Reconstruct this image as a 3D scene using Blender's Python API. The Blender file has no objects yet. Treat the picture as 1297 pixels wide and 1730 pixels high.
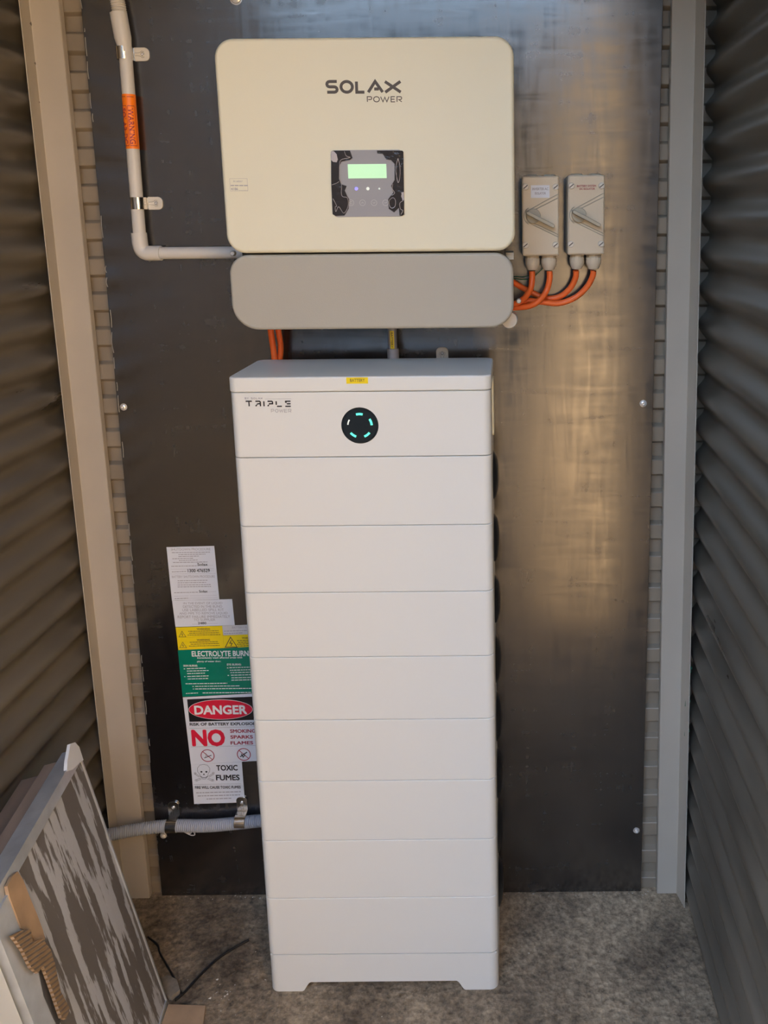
import bpy, bmesh, math, random
from mathutils import Vector, Matrix
from mathutils.geometry import tessellate_polygon

random.seed(7)
SC = bpy.context.scene
COL = SC.collection
PI = math.pi

# ------------------------------------------------------------------ camera
CAM = Vector((.2335, -1.7458, 1.603))
PITCH, ROLL = .1764, -.0093
FPX, PCX, PCY, IW, IH = 1400.0, 859.07, 618.49, 1297.0, 1730.0
cr, sr = math.cos(ROLL), math.sin(ROLL)
cp, sp = math.cos(PITCH), math.sin(PITCH)
r0 = Vector((1, 0, 0)); u0 = Vector((0, sp, cp)); F = Vector((0, cp, -sp))
RT = r0 * cr + u0 * sr
UP = u0 * cr - r0 * sr
cd = bpy.data.cameras.new('camera')
cam = bpy.data.objects.new('camera', cd); COL.objects.link(cam)
cam.matrix_world = Matrix(((RT.x, UP.x, -F.x, CAM.x), (RT.y, UP.y, -F.y, CAM.y), (RT.z, UP.z, -F.z, CAM.z), (0, 0, 0, 1)))
cd.sensor_fit = 'VERTICAL'; cd.sensor_height = 36; cd.lens = FPX / IH * 36
cd.shift_x = (IW / 2 - PCX) / IH
cd.shift_y = (PCY - IH / 2) / IH
cd.clip_start = .02
SC.camera = cam

# ------------------------------------------------------------------ world, sun, exposure
SC.view_settings.view_transform = 'Standard'
SC.view_settings.look = 'None'
SC.view_settings.gamma = 1
SC.view_settings.use_curve_mapping = False
SC.view_settings.exposure = 1.12
w = bpy.data.worlds.new('sky'); SC.world = w; w.use_nodes = True
wn = w.node_tree.nodes; wl = w.node_tree.links
bg = wn['Background']
sky = wn.new('ShaderNodeTexSky'); sky.sky_type = 'NISHITA'; sky.sun_disc = False
sky.sun_elevation = math.radians(24); sky.sun_rotation = math.radians(250); sky.air_density = 1.0; sky.dust_density = 1.0
hs = wn.new('ShaderNodeHueSaturation'); hs.inputs['Saturation'].default_value = .92; wl.new(sky.outputs[0], hs.inputs['Color']); wl.new(hs.outputs[0], bg.inputs[0]); bg.inputs[1].default_value = .95
sl = bpy.data.lights.new('sun', 'SUN'); sl.energy = 58.0; sl.angle = math.radians(.6); sl.color = (1, .69, .39)
sun = bpy.data.objects.new('sun', sl); COL.objects.link(sun)
SUN_DIR = Vector((.85, .22, -.40)).normalized()
sun.rotation_euler = SUN_DIR.to_track_quat('-Z', 'Y').to_euler()
sun.location = (-3, -3, 4)

# ------------------------------------------------------------------ helpers
def ray(u, v):
    return RT * ((u - PCX) / FPX) - UP * ((v - PCY) / FPX) + F
def P(u, v, y=0.0):
    """point of the upright plane y that the photograph shows at this place"""
    d = ray(u, v); return CAM + d * ((y - CAM.y) / d.y)
def PF(u, v, z=0.0):
    d = ray(u, v); return CAM + d * ((z - CAM.z) / d.z)
def PP(u, v, o, n):
    d = ray(u, v); return CAM + d * ((o - CAM).dot(n) / d.dot(n))

def nodes(m):
    m.use_nodes = True
    return m.node_tree.nodes, m.node_tree.links, m.node_tree.nodes['Principled BSDF']
def mat(name, col, rough=.5, metal=0, spec=.5, vary=.0, scale=20, bump=0, bscale=60, emis=None, estr=0, coat=0, stretch=(1, 1, 1), rvary=0):
    m = bpy.data.materials.new(name); n, l, b = nodes(m)
    b.inputs['Base Color'].default_value = (*col, 1)
    b.inputs['Roughness'].default_value = rough
    b.inputs['Metallic'].default_value = metal
    b.inputs['Specular IOR Level'].default_value = spec
    b.inputs['Coat Weight'].default_value = coat
    if emis:
        b.inputs['Emission Color'].default_value = (*emis, 1); b.inputs['Emission Strength'].default_value = estr
    tc = n.new('ShaderNodeTexCoord'); mp = n.new('ShaderNodeMapping'); mp.inputs['Scale'].default_value = stretch
    l.new(tc.outputs['Object'], mp.inputs[0])
    if vary or rvary:
        t = n.new('ShaderNodeTexNoise'); t.inputs['Scale'].default_value = scale; t.inputs['Detail'].default_value = 6
        l.new(mp.outputs[0], t.inputs['Vector'])
        if vary:
            r = n.new('ShaderNodeMapRange'); r.inputs[1].default_value = .3; r.inputs[2].default_value = .7
            r.inputs[3].default_value = 1 - vary; r.inputs[4].default_value = 1 + vary
            mx = n.new('ShaderNodeVectorMath'); mx.operation = 'SCALE'; mx.inputs[0].default_value = col
            l.new(t.outputs[0], r.inputs[0]); l.new(r.outputs[0], mx.inputs['Scale']); l.new(mx.outputs[0], b.inputs['Base Color'])
        if rvary:
            r = n.new('ShaderNodeMapRange'); r.inputs[1].default_value = .3; r.inputs[2].default_value = .7
            r.inputs[3].default_value = max(.02, rough - rvary); r.inputs[4].default_value = rough + rvary
            l.new(t.outputs[0], r.inputs[0]); l.new(r.outputs[0], b.inputs['Roughness'])
    if bump:
        t = n.new('ShaderNodeTexNoise'); t.inputs['Scale'].default_value = bscale; t.inputs['Detail'].default_value = 5
        bp = n.new('ShaderNodeBump'); bp.inputs['Strength'].default_value = bump; bp.inputs['Distance'].default_value = .002
        l.new(mp.outputs[0], t.inputs['Vector']); l.new(t.outputs[0], bp.inputs['Height']); l.new(bp.outputs[0], b.inputs['Normal'])
    return m

class MB:
    """collects shapes (in world coordinates) for one mesh"""
    def __init__(s): s.bm = bmesh.new()
    def face(s, pts):
        vs = [s.bm.verts.new(p) for p in pts]
        return s.bm.faces.new(vs)
    def loft(s, rings, cap=True, closed=True):
        V = [[s.bm.verts.new(p) for p in r] for r in rings]
        n = len(V[0])
        for a, b in zip(V, V[1:]):
            for i in range(n if closed else n - 1):
                j = (i + 1) % n
                s.bm.faces.new((a[i], a[j], b[j], b[i]))
        if cap:
            s.bm.faces.new(V[0][::-1]); s.bm.faces.new(V[-1])
        return s
    def box(s, x0, x1, y0, y1, z0, z1, e=0.0):
        if e <= 0:
            V = [s.bm.verts.new((x, y, z)) for x in (x0, x1) for y in (y0, y1) for z in (z0, z1)]
            for f in ((0, 1, 3, 2), (4, 6, 7, 5), (0, 4, 5, 1), (2, 3, 7, 6), (0, 2, 6, 4), (1, 5, 7, 3)):
                s.bm.faces.new([V[i] for i in f])
            return s
        return s.slab(x0, x1, z0, z1, y1, y0, e, e, e)
    def slab(s, x0, x1, z0, z1, yb, yf, r, ef=.0, eb=.0, n=6, rs=None):
        """rounded rectangle in x-z, from back yb to front yf, its front and back edges rounded by ef, eb"""
        sg = 1 if yf > yb else -1
        prof = []
        if eb > 0:
            for k in range(4):
                a = k / 4 * PI / 2; prof.append((eb * (1 - math.sin(a)), yb + sg * eb * (1 - math.cos(a))))
        prof.append((0, yb + sg * eb))
        if ef > 0:
            for k in range(0, 6):
                a = k / 5 * PI / 2; prof.append((ef * (1 - math.cos(a)), yf - sg * ef * (1 - math.sin(a))))
        else: prof.append((0, yf))
        return s.loft([[(p[0], y, p[1]) for p in rrect(x0 + i, x1 - i, z0 + i, z1 - i, r - i, n, rs and [q - i for q in rs])] for i, y in prof])
    def pillar(s, x0, x1, y0, y1, z0, z1, r, e=.0, n=6):
        """rounded rectangle in x-y, from z0 to z1, rims rounded by e"""
        prof = []
        for k in range(4):
            a = k / 3 * PI / 2; prof.append((e * (1 - math.sin(a)), z0 + e * (1 - math.cos(a))))
        for k in range(4):
            a = k / 3 * PI / 2; prof.append((e * (1 - math.cos(a)), z1 - e * (1 - math.sin(a))))
        return s.loft([[(p[0], p[1], z) for p in rrect(x0 + i, x1 - i, y0 + i, y1 - i, r - i, n)] for i, z in prof])
    def lathe(s, o, ax, prof, n=24):
        """prof: (distance along ax, radius)"""
        ax = Vector(ax).normalized(); a = ax.orthogonal().normalized(); b = ax.cross(a); o = Vector(o)
        return s.loft([[o + ax * h + (a * math.cos(2 * PI * i / n) + b * math.sin(2 * PI * i / n)) * max(r, 1e-5) for i in range(n)] for h, r in prof])
    def tube(s, pts, r, n=12, samples=12, rib=None, smooth=True):
        pts = [Vector(p) for p in pts]
        C = catmull(pts, samples) if smooth and len(pts) > 2 else pts
        if rib:                                     # evenly spaced rings whose radius goes up and down
            C = resample(C, rib[0] / 4)
        rings = []; t0 = (C[1] - C[0]).normalized(); a = t0.orthogonal().normalized()
        for i, c in enumerate(C):
            t = (C[min(i + 1, len(C) - 1)] - C[max(i - 1, 0)]).normalized()
            a = (a - t * a.dot(t)).normalized(); b = t.cross(a)
            rr = r + (rib[1] * (1, .2, -1, .2)[i % 4] if rib else 0)
            rings.append([c + (a * math.cos(2 * PI * k / n) + b * math.sin(2 * PI * k / n)) * rr for k in range(n)])
        return s.loft(rings)
    def prism(s, poly, off):
        """polygon (3-D points) given the thickness vector off"""
        off = Vector(off); A = [s.bm.verts.new(p) for p in poly]; B = [s.bm.verts.new(Vector(p) + off) for p in poly]
        n = len(A)
        for t in tessellate_polygon([[Vector(p) for p in poly]]):
            s.bm.faces.new([A[i] for i in t][::-1]); s.bm.faces.new([B[i] for i in t])
        for i in range(n): s.bm.faces.new((A[i], A[(i + 1) % n], B[(i + 1) % n], B[i]))
        return s
    def xform(s, M):
        bmesh.ops.transform(s.bm, matrix=M, verts=s.bm.verts); return s
    def build(s, name, m, parent=None, smooth=35, **kw):
        root = parent
        while root is not None and root.parent is not None: root = root.parent
        if root is not None: bmesh.ops.transform(s.bm, matrix=root.matrix_basis.inverted(), verts=s.bm.verts)
        bmesh.ops.recalc_face_normals(s.bm, faces=s.bm.faces)
        me = bpy.data.meshes.new(name); s.bm.to_mesh(me); s.bm.free()
        me.materials.append(m)
        if smooth:
            me.polygons.foreach_set('use_smooth', [True] * len(me.polygons))
            me.set_sharp_from_angle(angle=math.radians(smooth))
        o = bpy.data.objects.new(name, me); COL.objects.link(o)
        if smooth:
            wm = o.modifiers.new('even_normals', 'WEIGHTED_NORMAL'); wm.keep_sharp = True; wm.weight = 90
        if parent is not None: o.parent = parent
        for k, v in kw.items(): o[k] = v
        return o

def rrect(x0, x1, z0, z1, r, n=6, rs=None):
    out = []
    rs = rs or [r] * 4
    for (cx, cz, a0, q) in ((x1, z1, 0, rs[0]), (x0, z1, 90, rs[1]), (x0, z0, 180, rs[2]), (x1, z0, 270, rs[3])):
        q = max(q, 1e-5)
        sx = -1 if cx == x1 else 1; sz = -1 if cz == z1 else 1
        for k in range(n + 1):
            a = math.radians(a0 + 90 * k / n)
            out.append((cx + sx * q + q * math.cos(a), cz + sz * q + q * math.sin(a)))
    return out
def catmull(p, k):
    out = []
    for i in range(len(p) - 1):
        a, b, c, d = p[max(i - 1, 0)], p[i], p[i + 1], p[min(i + 2, len(p) - 1)]
        for j in range(k):
            t = j / k
            out.append(.5 * ((2 * b) + (c - a) * t + (2 * a - 5 * b + 4 * c - d) * t * t + (3 * b - a - 3 * c + d) * t ** 3))
    out.append(p[-1]); return out
def resample(C, step):
    out = [C[0]]; acc = 0
    for a, b in zip(C, C[1:]):
        L = (b - a).length; pos = step - acc
        while pos <= L and L > 0:
            out.append(a.lerp(b, pos / L)); pos += step
        acc = (acc + L) % step
    return out

def root(name, label, cat, loc=(0, 0, 0), group=None, M=None):
    o = bpy.data.objects.new(name, None); COL.objects.link(o); o.empty_display_size = .05
    if M is not None: o.matrix_basis = M
    else: o.location = loc
    bpy.context.view_layer.update()
    o['label'] = label; o['category'] = cat
    if group: o['group'] = group
    return o
def tag(o, label, cat, group=None):
    o['label'] = label; o['category'] = cat
    if group: o['group'] = group
    return o
def base(o, loc):
    """move the origin of a mesh built at the world's origin to loc"""
    o.data.transform(Matrix.Translation(-Vector(loc))); o.location = loc; return o
def dup(r, loc, label, M=None):
    c = r.copy(); COL.objects.link(c); c.location = loc; c['label'] = label
    if M is not None: c.matrix_basis = M
    for ch in list(r.children):
        k = ch.copy(); COL.objects.link(k); k.parent = c
        for g in ch.children:
            h = g.copy(); COL.objects.link(h); h.parent = k
    return c
def structure(o): o['kind'] = 'structure'; return o

# lettering ---------------------------------------------------------
def text_into(mb, s, a, b, bold=0.0, shear=0.0, wrap=None):
    """set the words s into the upright box from top-left point a to bottom-right point b (same y)"""
    c = bpy.data.curves.new('t', 'FONT'); c.body = s; c.resolution_u = 3; c.shear = shear
    o = bpy.data.objects.new('t', c); me = bpy.data.meshes.new_from_object(o)
    xs = [v.co.x for v in me.vertices]; ys = [v.co.y for v in me.vertices]
    x0, x1, y0, y1 = min(xs), max(xs), min(ys), max(ys)
    W_, H_ = x1 - x0, y1 - y0
    x0 -= bold; x1 += bold; y0 -= bold; y1 += bold
    for k, (ox, oy) in enumerate([(0, 0)] + ([(bold * .8, bold * .8), (-bold * .8, bold * .8), (bold * .8, -bold * .8), (-bold * .8, -bold * .8), (bold, 0), (-bold, 0), (0, bold), (0, -bold)] if bold else [])):
        V = []
        for v in me.vertices:
            tx = (v.co.x + ox - x0) / (x1 - x0); ty = (v.co.y + oy - y0) / (y1 - y0)
            q_ = Vector(wrap(tx, ty)) if wrap else Vector((a.x + (b.x - a.x) * tx, a.y, b.z + (a.z - b.z) * ty))
            q_.y -= k * .00002
            V.append(mb.bm.verts.new(q_))
        for p in me.polygons:
            try: mb.bm.faces.new([V[i] for i in p.vertices])
            except ValueError: pass
    bpy.data.objects.remove(o); bpy.data.curves.remove(c); bpy.data.meshes.remove(me)
def stroke(mb, pts, wd, y, close=False):
    """a flat line of width wd through pts (x, z) on the upright plane y"""
    pts = [p for i, p in enumerate(pts) if i == 0 or (Vector(p) - Vector(pts[i - 1])).length > 1e-6]
    n = len(pts); L = []; Rr = []
    for i in range(n):
        p = Vector(pts[i])
        a = Vector(pts[i - 1]) if i > 0 or close else None
        b = Vector(pts[(i + 1) % n]) if i < n - 1 or close else None
        d1 = (p - a).normalized() if a is not None else (b - p).normalized()
        d2 = (b - p).normalized() if b is not None else d1
        t = d1 + d2
        t = t.normalized() if t.length > 1e-4 else d1
        nn = Vector((-t.y, t.x)); k = wd / 2 / max(.45, nn.dot(Vector((-d1.y, d1.x))))
        L.append(p + nn * k); Rr.append(p - nn * k)
    A = [mb.bm.verts.new((q.x, y, q.y)) for q in L]; B = [mb.bm.verts.new((q.x, y, q.y)) for q in Rr]
    for i in range(n if close else n - 1):
        j = (i + 1) % n; mb.bm.faces.new((A[i], A[j], B[j], B[i]))
def arc(cx, cy, rx, ry, a0, a1, n=8):
    return [(cx + rx * math.cos(math.radians(a0 + (a1 - a0) * k / n)), cy + ry * math.sin(math.radians(a0 + (a1 - a0) * k / n))) for k in range(n + 1)]
q = .28
GL = {
 'S': [[(1, 1), (q, 1)] + arc(q, .75, q, .25, 90, 270, 6) + [(1 - q, .5)] + arc(1 - q, .25, q, .25, 90, -90, 6) + [(0, 0)]],
 'O': [arc(.5, .5, .5, .5, 0, 345, 23)],
 'L': [[(0, 1), (0, 0), (1, 0)]],
 'A': [[(0, 0), (.5, 1), (1, 0)], [(.42, .3), (.74, .3)]],
 'X': [[(0, 1), (1, 0)], [(0, 0), (1, 1)]],
 'P': [[(0, 0), (0, 1), (.75, 1)] + arc(.75, .72, .25, .28, 90, -90, 6) + [(.2, .44)]],
 'W': [[(0, 1), (.27, 0), (.5, .9), (.73, 0), (1, 1)]],
 'E': [[(1, 1), (0, 1), (0, 0), (1, 0)], [(0, .5), (.9, .5)]],
 'R': [[(0, 0), (0, 1), (.75, 1)] + arc(.75, .72, .25, .28, 90, -90, 6) + [(.35, .44), (1, 0)]],
 'tT': [[(0, 1), (1, 1)], [(.52, .86), (.52, 0)]],
 'tR': [[(0, 1), (.85, 1), (1, .85), (1, 0)], [(.45, .5), (.95, .5)], [(.45, .5), (.3, .35)], [(0, .02), (.28, .3)]],
 'tI': [[(.5, 1), (.5, 0)]],
 'tP': [[(0, 1), (.85, 1), (1, .85), (1, .5), (.4, .5), (.28, .36)], [(0, .02), (.22, .28)]],
 'tL': [[(0, 1), (0, .3)], [(.1, 0), (1, 0)]],
 'tE': [[(0, 1), (1, 1)], [(.3, .5), (1, .5)], [(0, 0), (1, 0)], [(0, .95), (.25, .7)]],
 'B': [[(0, 0), (0, 1), (.9, 1), (.9, .5), (0, .5)], [(.9, .5), (1, .4), (1, 0), (0, 0)]],
 'Y': [[(0, 1), (.5, .5), (1, 1)], [(.5, .5), (.5, 0)]],
}
def glyph(mb, g, a, b, wd, y):
    h = wd / 2; hx = h if g not in 'AXW' else h * .45
    for k_, pl in enumerate(GL[g]):
        cl = g == 'O'
        stroke(mb, [(a.x + hx + (b.x - a.x - 2 * hx) * x, b.z + h + (a.z - b.z - 2 * h) * z) for x, z in pl], wd, y - k_ * .00003, cl)
def dashes(mb, a, b, h, y, seed=1, ragged=.9):
    """a line of print too small to read: a row of short word-long marks from a to b"""
    rnd = random.Random(seed); x = a.x; L = (b.x - a.x)
    while x < b.x - h:
        wl_ = h * rnd.uniform(1.6, 5.0); x2 = min(x + wl_, b.x); k = (x - a.x) / L; k2 = (x2 - a.x) / L
        z = a.z + (b.z - a.z) * k; z2 = a.z + (b.z - a.z) * k2
        mb.face([(x, y, z - h / 2), (x2, y, z2 - h / 2), (x2, y, z2 + h / 2), (x, y, z + h / 2)])
        x = x2 + h * .7

# ------------------------------------------------------------------ materials
M_board = bpy.data.materials.new('black_film_faced_plywood')
n, l, b = nodes(M_board)
tc = n.new('ShaderNodeTexCoord')
b.inputs['Base Color'].default_value = (.013, .012, .014, 1)
b.inputs['Specular IOR Level'].default_value = 1.0; b.inputs['IOR'].default_value = 1.78
mp1 = n.new('ShaderNodeMapping'); mp1.inputs['Scale'].default_value = (5, 3, 38)
mp2 = n.new('ShaderNodeMapping'); mp2.inputs['Scale'].default_value = (40, 3, 4)
t1 = n.new('ShaderNodeTexNoise'); t1.inputs['Scale'].default_value = 1; t1.inputs['Detail'].default_value = 2; t1.inputs['Distortion'].default_value = 1.2
t2 = n.new('ShaderNodeTexNoise'); t2.inputs['Scale'].default_value = 1; t2.inputs['Detail'].default_value = 2; t2.inputs['Distortion'].default_value = 1.2
t3 = n.new('ShaderNodeTexNoise'); t3.inputs['Scale'].default_value = 9; t3.inputs['Detail'].default_value = 8; t3.inputs['Roughness'].default_value = .65
l.new(tc.outputs['Object'], mp1.inputs[0]); l.new(tc.outputs['Object'], mp2.inputs[0]); l.new(tc.outputs['Object'], t3.inputs['Vector'])
l.new(mp1.outputs[0], t1.inputs['Vector']); l.new(mp2.outputs[0], t2.inputs['Vector'])
ad = n.new('ShaderNodeMath'); ad.operation = 'ADD'; l.new(t1.outputs[0], ad.inputs[0]); l.new(t2.outputs[0], ad.inputs[1])
ad2 = n.new('ShaderNodeMath'); ad2.operation = 'ADD'; l.new(ad.outputs[0], ad2.inputs[0]); l.new(t3.outputs[0], ad2.inputs[1])
rg = n.new('ShaderNodeMapRange'); rg.inputs[1].default_value = 1.15; rg.inputs[2].default_value = 1.85; rg.inputs[3].default_value = .15; rg.inputs[4].default_value = .29
l.new(ad2.outputs[0], rg.inputs[0]); l.new(rg.outputs[0], b.inputs['Roughness'])
cg = n.new('ShaderNodeMapRange'); cg.inputs[1].default_value = .55; cg.inputs[2].default_value = .75; cg.inputs[3].default_value = 1; cg.inputs[4].default_value = .6
l.new(t3.outputs[0], cg.inputs[0])
vs = n.new('ShaderNodeVectorMath'); vs.operation = 'SCALE'; vs.inputs[0].default_value = (.009, .0082, .009); l.new(cg.outputs[0], vs.inputs['Scale']); l.new(vs.outputs[0], b.inputs['Base Color'])
bp = n.new('ShaderNodeBump'); bp.inputs['Strength'].default_value = .12; bp.inputs['Distance'].default_value = .0006
l.new(ad2.outputs[0], bp.inputs['Height']); l.new(bp.outputs[0], b.inputs['Normal'])

M_white = mat('warm_white_coated_steel', (.70, .715, .68), .42, bump=.05, bscale=500)
M_inv = mat('cream_powder_coat', (.735, .72, .565), .45, bump=.08, bscale=700)
M_greycover = mat('grey_powder_coat', (.40, .39, .335), .5, bump=.12, bscale=700)
M_dark = mat('dark_grey_plastic', (.05, .05, .052), .5)
M_black = mat('black_plastic', (.012, .012, .013), .35)
M_gloss = mat('glossy_black_glass', (.006, .01, .012), .06, coat=.5)
M_ink = mat('brown_grey_print', (.075, .062, .048), .5)
M_ink2 = mat('pale_grey_print', (.28, .27, .25), .5)
M_post = mat('grey_painted_steel', (.44, .395, .325), .42, vary=.05, scale=6, bump=.05, bscale=200)
M_side = mat('weathered_corrugated_steel', (.104, .092, .072), .38, metal=0, spec=.6, vary=.35, scale=5, stretch=(1, .5, 3), rvary=.12, bump=.08, bscale=40)
M_back = mat('corrugated_cladding_steel', (.24, .20, .15), .35, spec=.6, vary=.15, scale=8)
M_pvc = mat('grey_white_pvc', (.62, .61, .58), .38)
M_flex = mat('grey_corrugated_pvc', (.38, .41, .47), .4)
M_elgrey = mat('mid_grey_pvc', (.33, .33, .35), .45)
M_orange = mat('orange_cable_sheath', (.90, .16, .03), .38)
M_sticko = mat('orange_warning_tape', (1.0, .23, .01), .4)
M_chrome = mat('shiny_zinc_steel', (.78, .76, .72), .16, metal=1, bump=.15, bscale=120)
M_zinc = mat('white_zinc_tab', (.66, .63, .56), .3, metal=.05)
M_screw = mat('galvanised_screw', (.75, .74, .72), .25, metal=.6)
M_iso = mat('beige_abs', (.62, .54, .41), .28, bump=.1, bscale=300)
M_isod = mat('olive_beige_knob', (.40, .37, .29), .4)
M_paper = mat('white_vinyl_sticker', (.70, .74, .80), .35)
M_paperg = mat('grey_white_sticker', (.60, .60, .60), .35)
M_yel = mat('yellow_vinyl', (.86, .66, .01), .35)
M_grn = mat('green_vinyl', (.0, .20, .125), .35)
M_red = mat('red_print', (.70, .015, .05), .4)
M_bk = mat('black_print', (.012, .012, .015), .4)
M_wt = mat('white_print', (.78, .80, .80), .4)
M_gy = mat('grey_print', (.33, .33, .36), .5)
M_dred = mat('dark_red_print', (.33, .03, .06), .5)
M_green_wire = mat('green_wire', (.01, .10, .05), .4)
M_alu = mat('dull_aluminium', (.55, .59, .62), .38, metal=.55, vary=.12, scale=25, bump=.15, bscale=60)
M_foam = mat('white_plastic_sheet', (.70, .76, .82), .35)
M_wood = mat('weathered_brown_board', (.17, .125, .095), .75, vary=.25, scale=14, stretch=(1, .25, 1), bump=.4, bscale=60)
M_wood2 = mat('pinkish_brown_board', (.27, .20, .155), .75, vary=.18, scale=20, stretch=(1, .3, 1), bump=.4, bscale=80)
M_card = mat('brown_cardboard', (.36, .25, .155), .8, vary=.2, scale=18, bump=.3, bscale=50)
M_crumb = mat('pale_grit', (.62, .58, .50), .8)
M_lcd = mat('backlit_green_lcd', (.45, .68, .45), .3, emis=(.55, 1, .58), estr=.22)
M_blue = mat('blue_led', (.2, .2, .9), .3, emis=(.25, .22, 1), estr=.6)
M_led = mat('white_led', (.85, .9, .85), .3, emis=(.8, 1, .85), estr=.12)
M_teal = mat('teal_led', (.1, .8, .6), .3, emis=(.12, 1, .62), estr=.42)
M_disp = mat('display_glass_grey_reflection', (.36, .365, .385), .18, coat=.6)  # grey stands in for a bright reflection on the display glass
M_film = mat('film_dark_reflection', (.035, .028, .026), .05, metal=.0, coat=1, bump=.9, bscale=70)  # dark reflections in the loose clear film, put into its base colour
M_film2 = mat('film_crease_glint', (.50, .47, .48), .08, coat=1)  # glints along the clear film's creases, painted as a pale base colour
M_stone = mat('buff_stone', (.20, .175, .14), .85, vary=.3, scale=60, bump=.4)
M_leaf = mat('green_plastic', (.01, .12, .06), .5)

# concrete floor
M_floor = bpy.data.materials.new('rough_concrete'); n, l, b = nodes(M_floor)
tc = n.new('ShaderNodeTexCoord')
a1 = n.new('ShaderNodeTexNoise'); a1.inputs['Scale'].default_value = 3.2; a1.inputs['Detail'].default_value = 10; a1.inputs['Roughness'].default_value = .68
a2 = n.new('ShaderNodeTexNoise'); a2.inputs['Scale'].default_value = 55; a2.inputs['Detail'].default_value = 9; a2.inputs['Roughness'].default_value = .75
a3 = n.new('ShaderNodeTexVoronoi'); a3.inputs['Scale'].default_value = 95
for t in (a1, a2, a3): l.new(tc.outputs['Object'], t.inputs['Vector'])
r1 = n.new('ShaderNodeValToRGB'); e = r1.color_ramp.elements
e[0].position = .38; e[0].color = (.12, .090, .060, 1); e[1].position = .60; e[1].color = (.42, .325, .215, 1)
l.new(a1.outputs[0], r1.inputs[0])
r2 = n.new('ShaderNodeMapRange'); r2.inputs[1].default_value = .35; r2.inputs[2].default_value = .68; r2.inputs[3].default_value = .35; r2.inputs[4].default_value = 1.5
l.new(a2.outputs[0], r2.inputs[0])
mu = n.new('ShaderNodeVectorMath'); mu.operation = 'SCALE'; l.new(r1.outputs[0], mu.inputs[0]); l.new(r2.outputs[0], mu.inputs['Scale'])
l.new(mu.outputs[0], b.inputs['Base Color']); b.inputs['Roughness'].default_value = .85
ma = n.new('ShaderNodeMath'); ma.operation = 'ADD'; l.new(a2.outputs[0], ma.inputs[0]); l.new(a3.outputs[0], ma.inputs[1])
bp = n.new('ShaderNodeBump'); bp.inputs['Strength'].default_value = .7; bp.inputs['Distance'].default_value = .003
l.new(ma.outputs[0], bp.inputs['Height']); l.new(bp.outputs[0], b.inputs['Normal'])
M_ground = mat('dry_ground', (.07, .058, .042), .9, vary=.3, scale=3, bump=.5, bscale=20)
M_dark_screen = mat('dark_screen_wall', (.03, .028, .024), .8, vary=.2, scale=3)  # dark so the added wall keeps the board's reflection dark
M_tan = mat('tan_warm_fill', (.58, .36, .17), .85, vary=.1, scale=3)  # tan so the added wall bounces warm fill light
M_ceil = mat('roof_sheet', (.16, .16, .15), .6)

# ------------------------------------------------------------------ the shed
m = MB(); m.box(-.76, .70, -1.35, .06, -.05, 0); structure(m.build('floor', M_floor, smooth=0))
m = MB(); m.box(-9, 9, -9, -1.35, -.10, -.012); structure(m.build('trim_3', M_ground, smooth=0))          # ground before the shed
m = MB(); m.box(-9, 9, -9.1, -9, -.05, 4.4); structure(m.build('wall_added_dark_screen', M_dark_screen, smooth=0))  # added unseen wall, keeps bright sky out of the board's reflection
m = MB(); m.box(-5, -4.8, -9, 3, -.05, 2.40); structure(m.build('wall_added_sun_blocker', M_tan, smooth=0))  # added unseen wall, blocks sun from the ground and gives warm fill
m = MB(); m.box(-.80, .74, -1.6, .10, 2.56, 2.60); structure(m.build('ceiling', M_ceil, smooth=0))

PITCHW = .0745
def sheet(name, x, side, y0, y1, phase, zt=2.555, amp=.0105):
    """sinusoidal corrugated sheet standing along y at x; side = direction of its back"""
    m = MB(); N = int(zt / PITCHW * 14); A = []; Bk = []
    for i in range(N + 1):
        z = zt * i / N; d = -side * amp * math.cos(2 * PI * (z - phase) / PITCHW)
        A.append((x + d, z)); Bk.append((x + d + side * .0008, z))
    prof = A + Bk[::-1]
    m.loft([[(p[0], y, p[1]) for p in prof] for y in (y0, y0 * .5 + y1 * .5, y1)], cap=False)
    o = m.build(name, M_side, smooth=60); return structure(o)
sheet('wall_right', .6500, 1, -5.0, .06, 1.5234)
sheet('wall_left', -.7165, -1, -1.75, .06, 1.6932)

# rear wall: trapezoidal cladding, ridges running left to right
m = MB(); prof = []; z = 2.0107 - 27 * .0750; k = 0
zz = z
while zz < 2.50:
    prof += [(.026, zz + .0015), (.0148, zz + .0072), (.0135, zz + .0090), (.0135, zz + .0395), (.0148, zz + .0413), (.026, zz + .0470)]
    zz += .0750
prof = [(y, z_) for y, z_ in prof if z_ > 0]
prof = [(prof[0][0], 0)] + prof
m.loft([[(x, p[0], p[1]) for p in prof] + [(x, p[0] + .001, p[1]) for p in prof[::-1]] for x in (-.76, .70)], cap=False)
structure(m.build('wall_back', M_back, smooth=20))

def post(name, prof, lean, zt=2.555):
    """folded steel post: the outline prof (x, y) carried up from the floor, leaning by lean per metre"""
    m = MB()
    m.loft([[(x + lean * z_, y, z_) for x, y in prof] for z_ in (0, zt)])
    return structure(m.build(name, M_post, smooth=30))
t_ = .0016
post('trim_1', [(.5785, .010), (.5785, -.004), (.5795, -.0055), (.6235, -.0055), (.6255, -.0065), (.6345, -.0445), (.6345, -.048), (.6363, -.048), (.6366, -.044),
                (.6275, -.004), (.5805, -.0035), (.5803, .010)], -.0076)
post('trim_2', [(-.6425, .010), (-.6425, -.004), (-.6435, -.0055), (-.6985, -.0055), (-.7005, -.0065), (-.6965, -.0445), (-.6965, -.048), (-.6983, -.048), (-.6990, -.044),
                (-.7025, -.004), (-.6445, -.0035), (-.6443, .010)], -.0032)

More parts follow.
